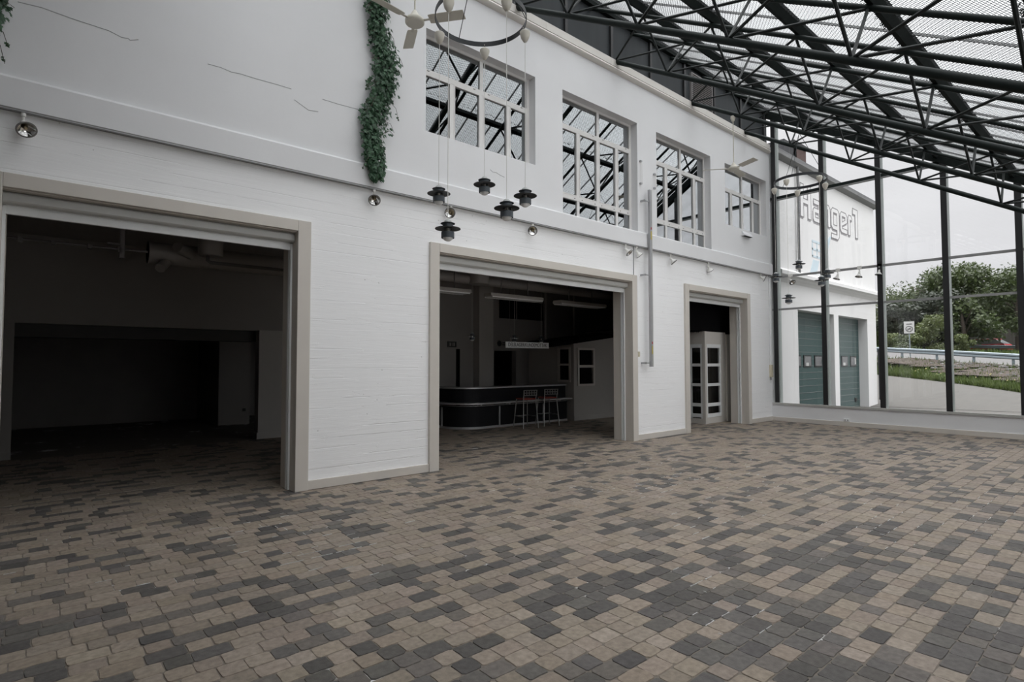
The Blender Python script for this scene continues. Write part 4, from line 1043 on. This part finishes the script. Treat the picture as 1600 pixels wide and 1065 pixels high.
B().tube([(25.95, YW - .05, 2.2), (25.93, YW - .08, 1.2), (25.86, YW - .1, 0.2)], .07, 8).build('torn_edge', 'slate_dark', bd)
for k, (a, c) in enumerate(G):
    d = B().box(a, c, YW + .32, YW + .38, -.2, GH).build('garage_door', 'garage_green', bd)
    g = B()
    for q in range(15): g.box(a, c, YW + .312, YW + .321, q * .225, q * .225 + .008)
    g.build('groove', 'rail_grey', d)
    for wx in ([18.72, 19.56, 20.45] if k == 0 else [22.04, 22.92, 23.82]):
        B().box(wx, wx + .62, YW + .30, YW + .325, 1.53, 1.93).build('window_frame', 'post_black', d); B().box(wx + .05, wx + .57, YW + .295, YW + .301, 1.57, 1.89).build('window_pane', 'garage_window', d)
    nx = 19.72 if k == 0 else 23.05
    B().box(nx, nx + .22, YW + .29, YW + .296, 1.57, 1.68).build('notice', 'sign_white', d)
    if k == 1: B().box(24.25, 24.36, YW + .29, YW + .296, 1.62, 1.85).build('notice', 'sign_white', d); B().box(24.2, 24.38, YW + .28, YW + .32, .18, .32).build('handle', 'post_black', d)
# painted outline lettering: each letter a dark stroke with a paler heart and a drop shadow
LETX = [('H', 18.77, 19.6), ('a', 19.76, 20.4), ('n', 20.54, 21.25), ('g', 21.33, 22.08), ('e', 22.17, 22.86), ('r', 22.96, 23.36), ('1', 23.45, 23.96)]
GL = {'H': [[(0, 0), (0, 2), (.3, 2), (.3, 1.15), (.7, 1.15), (.7, 2), (1, 2), (1, 0), (.7, 0), (.7, .85), (.3, .85), (.3, 0)]],
      'a': [[(.1, 1.4), (.8, 1.4), (1, 1.2), (1, 0), (.15, 0), (0, .15), (0, .72), (.15, .87), (.7, .87), (.7, 1.1), (.1, 1.1)], [(.3, .3), (.7, .3), (.7, .58), (.3, .58)]],
      'n': [[(0, 0), (0, 1.2), (.2, 1.4), (.8, 1.4), (1, 1.2), (1, 0), (.7, 0), (.7, 1.1), (.3, 1.1), (.3, 0)]],
      'g': [[(.2, 1.4), (.8, 1.4), (1, 1.2), (1, -.4), (.8, -.6), (0, -.6), (0, -.3), (.7, -.3), (.7, 0), (.2, 0), (0, .2), (0, 1.2)], [(.3, .3), (.7, .3), (.7, 1.1), (.3, 1.1)]],
      'e': [[(.2, 1.4), (.8, 1.4), (1, 1.2), (1, .78), (.3, .45), (.3, .3), (1, .3), (1, 0), (.2, 0), (0, .2), (0, 1.2)], [(.3, .72), (.7, .92), (.7, 1.1), (.3, 1.1)]],
      'r': [[(0, 0), (0, 1.2), (.2, 1.4), (.8, 1.4), (1, 1.2), (.9, 1.05), (.5, 1.1), (.5, 0)]],
      '1': [[(0, 2), (1, 2), (1, 0), (.5, 0), (.5, 1.6), (0, 1.6)]]}
def letter(ch, x0, x1, z0, sz):
    loops = [[(x0 + px * (x1 - x0), z0 + pz * sz) for px, pz in lp] for lp in GL[ch]]
    sh = B().extr([(x - .045, z - .075) for x, z in loops[0]], 'y', YW - .003, YW).build('letter', 'letter_shadow', bd)
    B().extr(loops[0], 'y', YW - .006, YW - .003).build('letter_face', 'outer_white', sh)
    b = B()
    for lp in loops:
        for p, q in zip(lp, lp[1:] + lp[:1]): b.bar((p[0], YW - .008, p[1]), (q[0], YW - .008, q[1]), .004, .030, up=(0, 0, 1) if abs(p[1] - q[1]) < abs(p[0] - q[0]) else (1, 0, 0), ext=.016) if abs(p[1] - q[1]) < abs(p[0] - q[0]) else b.bar((p[0], YW - .008, p[1]), (q[0], YW - .008, q[1]), .004, .030, up=(1, 0, 0), ext=.016)
    if len(loops) > 1:
        h = loops[1]; xs_ = [p[0] for p in h]; zs_ = [p[1] for p in h]
        b.box(min(xs_), max(xs_), YW - .009, YW - .006, max(zs_) - .07, max(zs_))
    b.build('letter_outline', 'letter_grey', sh)
for ch_, x0_, x1_ in LETX: letter(ch_, x0_, x1_, 6.40, .545)
# faded blue emblem
b = B()
for x0, x1, z0, z1 in ((19.62, 20.5, 5.68, 5.76), (19.62, 19.70, 5.2, 5.7), (19.62, 20.4, 5.42, 5.49), (20.0, 20.07, 5.2, 5.7), (19.62, 20.4, 5.18, 5.25), (20.75, 20.95, 4.9, 6.0)): b.box(x0, x1, YW - .006, YW, z0, z1)
b.extr([(19.42, 4.62), (19.95, 4.62), (20.2, 5.1), (19.7, 5.1)], 'y', YW - .006, YW).extr([(20.9, 5.9), (21.2, 6.1), (21.3, 6.1), (20.98, 5.6)], 'y', YW - .006, YW).extr([(20.6, 4.7), (20.9, 4.9), (20.9, 5.2), (20.6, 5.0)], 'y', YW - .006, YW)
b.build('faded_emblem', 'faded_blue', bd)
ck = T('chimney', 'brick chimney with a dark cap on the roof of the white building', 'chimney', (20.5, 8.6, 8.1))
B().box(20.25, 21.3, 8.3, 9.0, 8.0, 9.42).build('stack', 'brick_red', ck); B().box(19.5, 20.5, 8.3, 9.3, 8.0, 9.36).box(20.2, 21.35, 8.25, 9.05, 9.38, 9.50).build('cap', 'slate_dark', ck)

# ---- ground: flat yard, then a bank, a road and a wooded slope.  polar rows (azimuth from +y towards +x, distance, height)
def row(az, r1, z1, r2, z2):
    k = (az - 74.4) / (83.1 - 74.4); k = max(-3, min(4.5, k))
    return r1 + (r2 - r1) * k, z1 + (z2 - z1) * k
ROWS = [(26, -.02, 26, -.02), (42, .86, 33, .34), (45.5, 1.92, 39.5, 1.34), (46.5, 1.98, 40.5, 1.40), (60, 2.72, 55, 1.95), (75, 2.9, 70, 2.45), (130, 3.4, 130, 3.0)]
def pol(az, rr_, z): return (rr_ * math.sin(R(az)), rr_ * math.cos(R(az)), z)
AZ = [60 + 1.0 * k for k in range(61)]
def terrain(name, i, j, m, lab, cat, kind='structure', bump_=0.0, sub=1):
    b = B(); r = random.Random(i); P = []
    for s in range(sub + 1):
        u = s / sub; line = []
        for az in AZ:
            a0, z0 = row(az, *ROWS[i]); a1, z1 = row(az, *ROWS[j]); a0, a1 = max(a0, 18), max(a1, 20)
            line.append(pol(az, a0 + (a1 - a0) * u, z0 + (z1 - z0) * u + (r.uniform(-bump_, bump_) if 0 < s < sub else 0)))
        P.append(line)
    for s in range(sub):
        for k in range(len(AZ) - 1): b.quad(P[s][k], P[s][k + 1], P[s + 1][k + 1], P[s + 1][k])
    ob = b.build(name, m); tag(ob, lab, cat, kind=kind); return ob
S(B().box(XG + .14, 19, -40, YW + .6, -.4, -.03).box(19, 27, -40, YW + .6, -.4, -.03).build('ground', 'asphalt'), 'worn grey asphalt of the yard next to the glass wall', 'ground')
S(B().box(XL - 20, XG + .14, -30, YO - .14, -.4, -.03).build('ground_bounce', 'bounce_pale'), 'added pale ground behind the camera, bouncing daylight through the low side glazing', 'ground')  # unseen pale ground added to bounce light onto the lower facade
terrain('ground_yard', 0, 1, 'asphalt', 'worn grey asphalt of the far yard up to the grass', 'ground')
b0 = terrain('ground_bank', 1, 2, 'bank_green', 'grassy bank with bare earth below the guardrail', 'ground', bump_=.10, sub=6)
terrain('ground_verge', 2, 3, 'soil', 'thin earth verge under the guardrail', 'ground')
terrain('ground_road', 3, 4, 'road_pale', 'pale road behind the guardrail', 'road')
terrain('ground_slope', 4, 5, 'bank_green', 'green verge across the road', 'ground', bump_=.15, sub=4)
terrain('ground_far', 5, 6, 'bank_green', 'ground under the trees', 'ground')
rr = random.Random(21)
def at(az, u, i, j):
    a0, z0 = row(az, *ROWS[i]); a1, z1 = row(az, *ROWS[j]); a0, a1 = max(a0, 18), max(a1, 20); return Vector(pol(az, a0 + (a1 - a0) * u, z0 + (z1 - z0) * u))
# bare earth patch and rubble on the bank
b = B()
for k in range(70):
    az = rr.uniform(75, 88); u = rr.uniform(.45, .98) if az > 78 else rr.uniform(.7, .98)
    p = at(az, u, 1, 2) + Vector((0, 0, .05)); s = rr.uniform(.5, 1.1); n = 9
    ring_ = [p + Vector((math.cos(q / n * 6.283) * s * rr.uniform(.6, 1.1), math.sin(q / n * 6.283) * s * rr.uniform(.9, 1.8), .06 * math.cos(q / n * 6.283))) for q in range(n)]
    i = len(b.v); b.v.append(tuple(p + Vector((0, 0, .16)))); b.v += [tuple(v) for v in ring_]
    for q in range(n): b.f.append((i, i + 1 + q, i + 1 + (q + 1) % n))
tag(b.build('earth_patch', 'soil'), 'bare brown earth on the bank below the guardrail', 'earth', kind='stuff')
b = B()
for k in range(160):
    az = rr.uniform(77.5, 87); p = at(az, rr.uniform(.45, .95), 1, 2) + Vector((0, 0, .18)); s = rr.uniform(.04, .14)
    b.lathe([(0, -s * .5), (s, -s * .2), (s * .8, s * .4), (0, s * .5)], p, 6, (rr.uniform(-.3, .3), rr.uniform(-.3, .3), 1))
tag(b.build('rubble', 'stone_pale'), 'pale rubble stones scattered on the bank', 'stones', kind='stuff')
b = B()
for k in range(15000):
    i, j, u = (1, 2, rr.random() ** 2.2) if k < 11000 else (4, 5, rr.random())
    az = rr.uniform(70, 92)
    p = at(az, u, i, j); h = rr.uniform(.12, .38) * (1 if i == 1 else 1.6); a = rr.uniform(0, 6.28); wv = Vector((math.cos(a), math.sin(a), 0)) * (.035 if i == 1 else .07); ln_ = Vector((rr.uniform(-.12, .12), rr.uniform(-.12, .12), h))
    b.quad(p - wv, p + wv, p + ln_)
tag(b.build('grass', 'grass_blade'), 'rough green grass on the bank and verge', 'grass', kind='stuff')
b = B()
for k in range(26):
    p = at(rr.uniform(74, 86), rr.uniform(.05, .35), 1, 2) + Vector((0, 0, .3)); b.lathe([(0, 0), (.03, .01), (.025, .03), (0, .04)], p, 7)
tag(b.build('wildflowers', 'yellow_flower'), 'tiny pale flowers in the grass of the bank', 'flowers', kind='stuff')

def guardrail(i, az0, az1, stepaz, zoff, lab, th):
    p0 = at(78, 0, i, i); t = T('guardrail', lab, 'guardrail', p0)
    azs = [az0 + (az1 - az0) * k / 60 for k in range(61)]
    pts = [at(a, 0, i, i) + Vector((0, 0, zoff)) for a in azs]
    b = B()
    for p, q in zip(pts, pts[1:]):
        d = Vector((q.x - p.x, q.y - p.y, 0)).normalized(); n = Vector((-d.y, d.x, 0))
        if n.x > 0: n = -n
        prof = [(0, .0), (.07, .04), (.07, .12), (.01, .16), (.07, .20), (.07, .28), (0, .32)]
        for (o0, h0), (o1, h1) in zip(prof, prof[1:]):
            b.quad(p + n * o0 + Vector((0, 0, h0 * th)), q + n * o0 + Vector((0, 0, h0 * th)), q + n * o1 + Vector((0, 0, h1 * th)), p + n * o1 + Vector((0, 0, h1 * th)))
    b.build('rail', 'galvanised', t)
    a = az0
    while a < az1:
        p = at(a, 0, i, i); q = p + Vector((.06, 0, 0))
        B().box(q.x - .05, q.x + .05, q.y - .06, q.y + .06, q.z - .3, q.z + zoff + .34 * th).build('post', 'galvanised', t); a += stepaz
    return t
guardrail(2, 73.2, 92, 2.32, .44, 'grey steel guardrail nearest, between the bank and the pale road', 1.0)
guardrail(5, 77.6, 92, 1.9, .45, 'far steel guardrail in front of the red car', 1.0)

sg = at(76.1, 0, 3, 3); t = T('road_sign', 'white road sign with a struck-out bicycle circle on a grey pole', 'road sign', sg)
dirp = Vector((-sg.x, -sg.y, 0)).normalized(); sd = Vector((-dirp.y, dirp.x, 0))
B().tube([sg, sg + Vector((-.12, 0, 1.8))], .035, 8).build('pole', 'galvanised', t)
c = sg + Vector((-.12, 0, 2.1))
b = B(); 
def spt(u, z, d=0): return c + sd * u + Vector((0, 0, z)) + dirp * (d + .04)
b.bar(spt(-.28, 0), spt(.28, 0), .02, .78); b.build('panel', 'sign_white', t)
b = B(); n = 28
for q in range(n):
    a0_, a1_ = q / n * 6.283, (q + 1) / n * 6.283
    for r0, r1_ in ((.20, .16),):
        b.quad(spt(math.cos(a0_) * r0, math.sin(a0_) * r0 - .1, .015), spt(math.cos(a1_) * r0, math.sin(a1_) * r0 - .1, .015), spt(math.cos(a1_) * r1_, math.sin(a1_) * r1_ - .1, .015), spt(math.cos(a0_) * r1_, math.sin(a0_) * r1_ - .1, .015))
for ex, ey in ((-.07, -.13), (.07, -.13)):
    for q in range(14):
        a0_, a1_ = q / 14 * 6.283, (q + 1) / 14 * 6.283
        b.quad(spt(ex + math.cos(a0_) * .06, ey + math.sin(a0_) * .06, .015), spt(ex + math.cos(a1_) * .06, ey + math.sin(a1_) * .06, .015), spt(ex + math.cos(a1_) * .04, ey + math.sin(a1_) * .04, .015), spt(ex + math.cos(a0_) * .04, ey + math.sin(a0_) * .04, .015))
b.bar(spt(-.12, -.22, .015), spt(.12, .02, .015), .012, .02).bar(spt(-.15, .22, .015), spt(.15, .22, .015), .01, .04).bar(spt(-.07, -.13, .015), spt(.03, -.03, .015), .012, .014).bar(spt(.07, -.13, .015), spt(.02, -.02, .015), .012, .014)
b.build('symbol', 'ink_dark', t)

# car beyond the second guardrail: only its roof shows over the verge
cp = at(80.8, .06, 5, 6); t = T('car', 'red car parked beyond the far guardrail, only its roof showing', 'car', cp)
rot = Matrix.Rotation(R(78), 4, 'Z'); ML = Matrix.Translation(cp + Vector((0, 0, -.05))) @ rot
def carmesh(poly, w_, name, m):
    b = B(); n = len(poly)
    for s in (-1, 1):
        for x_, z_ in poly: b.v.append(tuple(ML @ Vector((x_, s * w_ * (1 if z_ < .9 else .86), z_))))
    b.f.append(tuple(range(n))); b.f.append(tuple(range(2 * n - 1, n - 1, -1)))
    for k in range(n): b.f.append((k, (k + 1) % n, n + (k + 1) % n, n + k))
    return b.build(name, m, t, bevel=.03)
carmesh([(-2.1, .35), (2.1, .35), (2.15, .7), (1.3, .92), (-1.9, .95), (-2.15, .7)], .86, 'body', 'car_red')
carmesh([(1.25, .92), (.45, 1.40), (-1.2, 1.42), (-1.95, .95)], .80, 'windows', 'car_glass')
carmesh([(.5, 1.36), (.4, 1.46), (-1.25, 1.47), (-1.3, 1.38)], .82, 'roof', 'car_red')
for xx in (-1.3, 1.35):
    for s in (-1, 1):
        c_ = ML @ Vector((xx, s * .8, .33)); ax_ = ML.to_3x3() @ Vector((0, 1, 0)); B().lathe([(0, -.1), (.33, -.1), (.33, .1), (0, .1)], c_, 18, ax_).build('wheel', 'post_black', t)
p = at(79.9, .16, 5, 6); q = at(89, .14, 5, 6)
t = T('board_fence', 'tall dark board fence under the trees behind the red car', 'fence', (p + q) / 2); b = B(); n = 60
for k in range(n):
    a = p.lerp(q, k / n); c2 = p.lerp(q, (k + .96) / n); b.bar(a + Vector((0, 0, 1.2)), c2 + Vector((0, 0, 1.2)), .05, 2.9)
b.build('boards', 'fence_dark', t)

# ---- trees and bushes
def px_az(px): return 40.8 + math.degrees(math.atan((px - 800) / 878.94))
def tree(name, px, dist, ztop, width, m, lab, n, ls, trunk=True, low=.18, seed=0, zbase=2.6):
    r = random.Random(seed + int(px)); az = px_az(px); base = Vector(pol(az, dist, zbase - .2)); t = T(name, lab, 'tree' if trunk else 'bush', base, 'trees beyond the road' if trunk else 'bushes by the guardrail')
    H = ztop - base.z; b = B()
    if trunk:
        tb = B().tube([base, base + Vector((r.uniform(-.3, .3), r.uniform(-.3, .3), H * .45)), base + Vector((r.uniform(-.6, .6), r.uniform(-.6, .6), H * .8))], [.24, .17, .06], 9)
        for k in range(7):
            a = r.uniform(0, 6.28); s = base + Vector((0, 0, H * r.uniform(.25, .6))); tb.tube([s, s + Vector((math.cos(a) * width * .33, math.sin(a) * width * .33, H * .22))], [.09, .03], 6)
        tb.build('trunk', 'bark', t)
    blobs = []
    for k in range(17 if trunk else 6):
        a = r.uniform(0, 6.28); f_ = r.uniform(low, .93); rad = width * .5 * math.sqrt(max(.08, 1 - (abs(f_ - .55) / .55) ** 2.2)) * r.uniform(.2, .85)
        blobs.append((base + Vector((math.cos(a) * rad, math.sin(a) * rad, H * f_ * .93)), width * r.uniform(.12, .23)))
    blobs.append((base + Vector((0, 0, H * .84)), width * .22))
    n = int(n * 2.1); ls *= .58
    for k in range(n):
        c, rad = blobs[r.randrange(len(blobs))]
        d = Vector((r.gauss(0, 1), r.gauss(0, 1), r.gauss(0, .8))).normalized(); p = c + d * rad * r.random() ** .38
        if p.z > ztop: p.z = ztop - r.uniform(0, .5)
        if p.z < base.z + .05: p.z = base.z + r.uniform(.1, .6)
        a = Vector((r.gauss(0, 1), r.gauss(0, 1), r.gauss(0, 1))).normalized(); c2 = a.cross(d + Vector((.01, .02, .03))).normalized(); s = ls * r.uniform(.6, 1.3)
        b.quad(p - a * s, p + c2 * s * .55, p + a * s, p - c2 * s * .55)
    b.build('crown' if trunk else 'foliage', m, t)
tree('tree', 1487, 72, 11.6, 10.5, 'tree_olive', 'tall spreading tree behind the second black post', 5200, .30, seed=1)
tree('tree', 1430, 78, 10.3, 6.0, 'tree_olive', 'rounded pale tree above the road sign', 2400, .30, seed=2)
tree('tree', 1392, 74, 9.8, 5.5, 'tree_light', 'pale leafy tree right beside the white building', 2200, .28, seed=3)
tree('tree', 1592, 70, 10.9, 8.0, 'tree_olive', 'tall open tree at the right edge of the picture', 3400, .28, seed=4)
tree('tree', 1545, 84, 10.8, 8.0, 'tree_olive', 'tree between the spreading one and the right edge', 3000, .30, seed=5)
tree('tree', 1405, 66, 7.6, 5.0, 'tree_dark', 'dark low tree directly behind the road sign', 2600, .28, low=.05, seed=6)
tree('tree', 1462, 68, 8.6, 7.0, 'tree_dark', 'dark tree under the spreading crown, left of the second post', 3000, .28, low=.05, seed=7)
tree('tree', 1510, 66, 7.8, 5.0, 'tree_olive', 'middle height tree right of the second post over the fence', 2000, .28, low=.3, seed=8)
tree('tree', 1560, 90, 9.5, 11.0, 'tree_dark', 'dark tree mass behind the board fence', 3400, .36, low=.05, seed=9)
tree('tree', 1430, 95, 9.0, 14.0, 'tree_dark', 'dark tree mass filling the gap behind the sign', 4200, .38, low=.05, seed=10)
tree('tree', 1640, 88, 10.5, 11.0, 'tree_dark', 'dark tree just outside the right edge', 2600, .36, low=.05, seed=13)
tree('shrub', 1462, 58, 5.6, 4.2, 'tree_light', 'yellow-green bush in bloom right of the road sign', 2600, .16, False, .1, 11, zbase=2.3)
tree('shrub', 1392, 60, 4.2, 3.0, 'tree_light', 'bright green bush beside the white building', 1500, .16, False, .1, 12, zbase=2.5)
tree('shrub', 1502, 57, 3.9, 2.0, 'tree_light', 'small pale bush right of the second black post', 800, .15, False, .1, 14, zbase=2.1)
tree('shrub', 1425, 58, 4.0, 3.0, 'tree_olive', 'low dull bush at the foot of the road sign', 1300, .16, False, .1, 15, zbase=2.4)
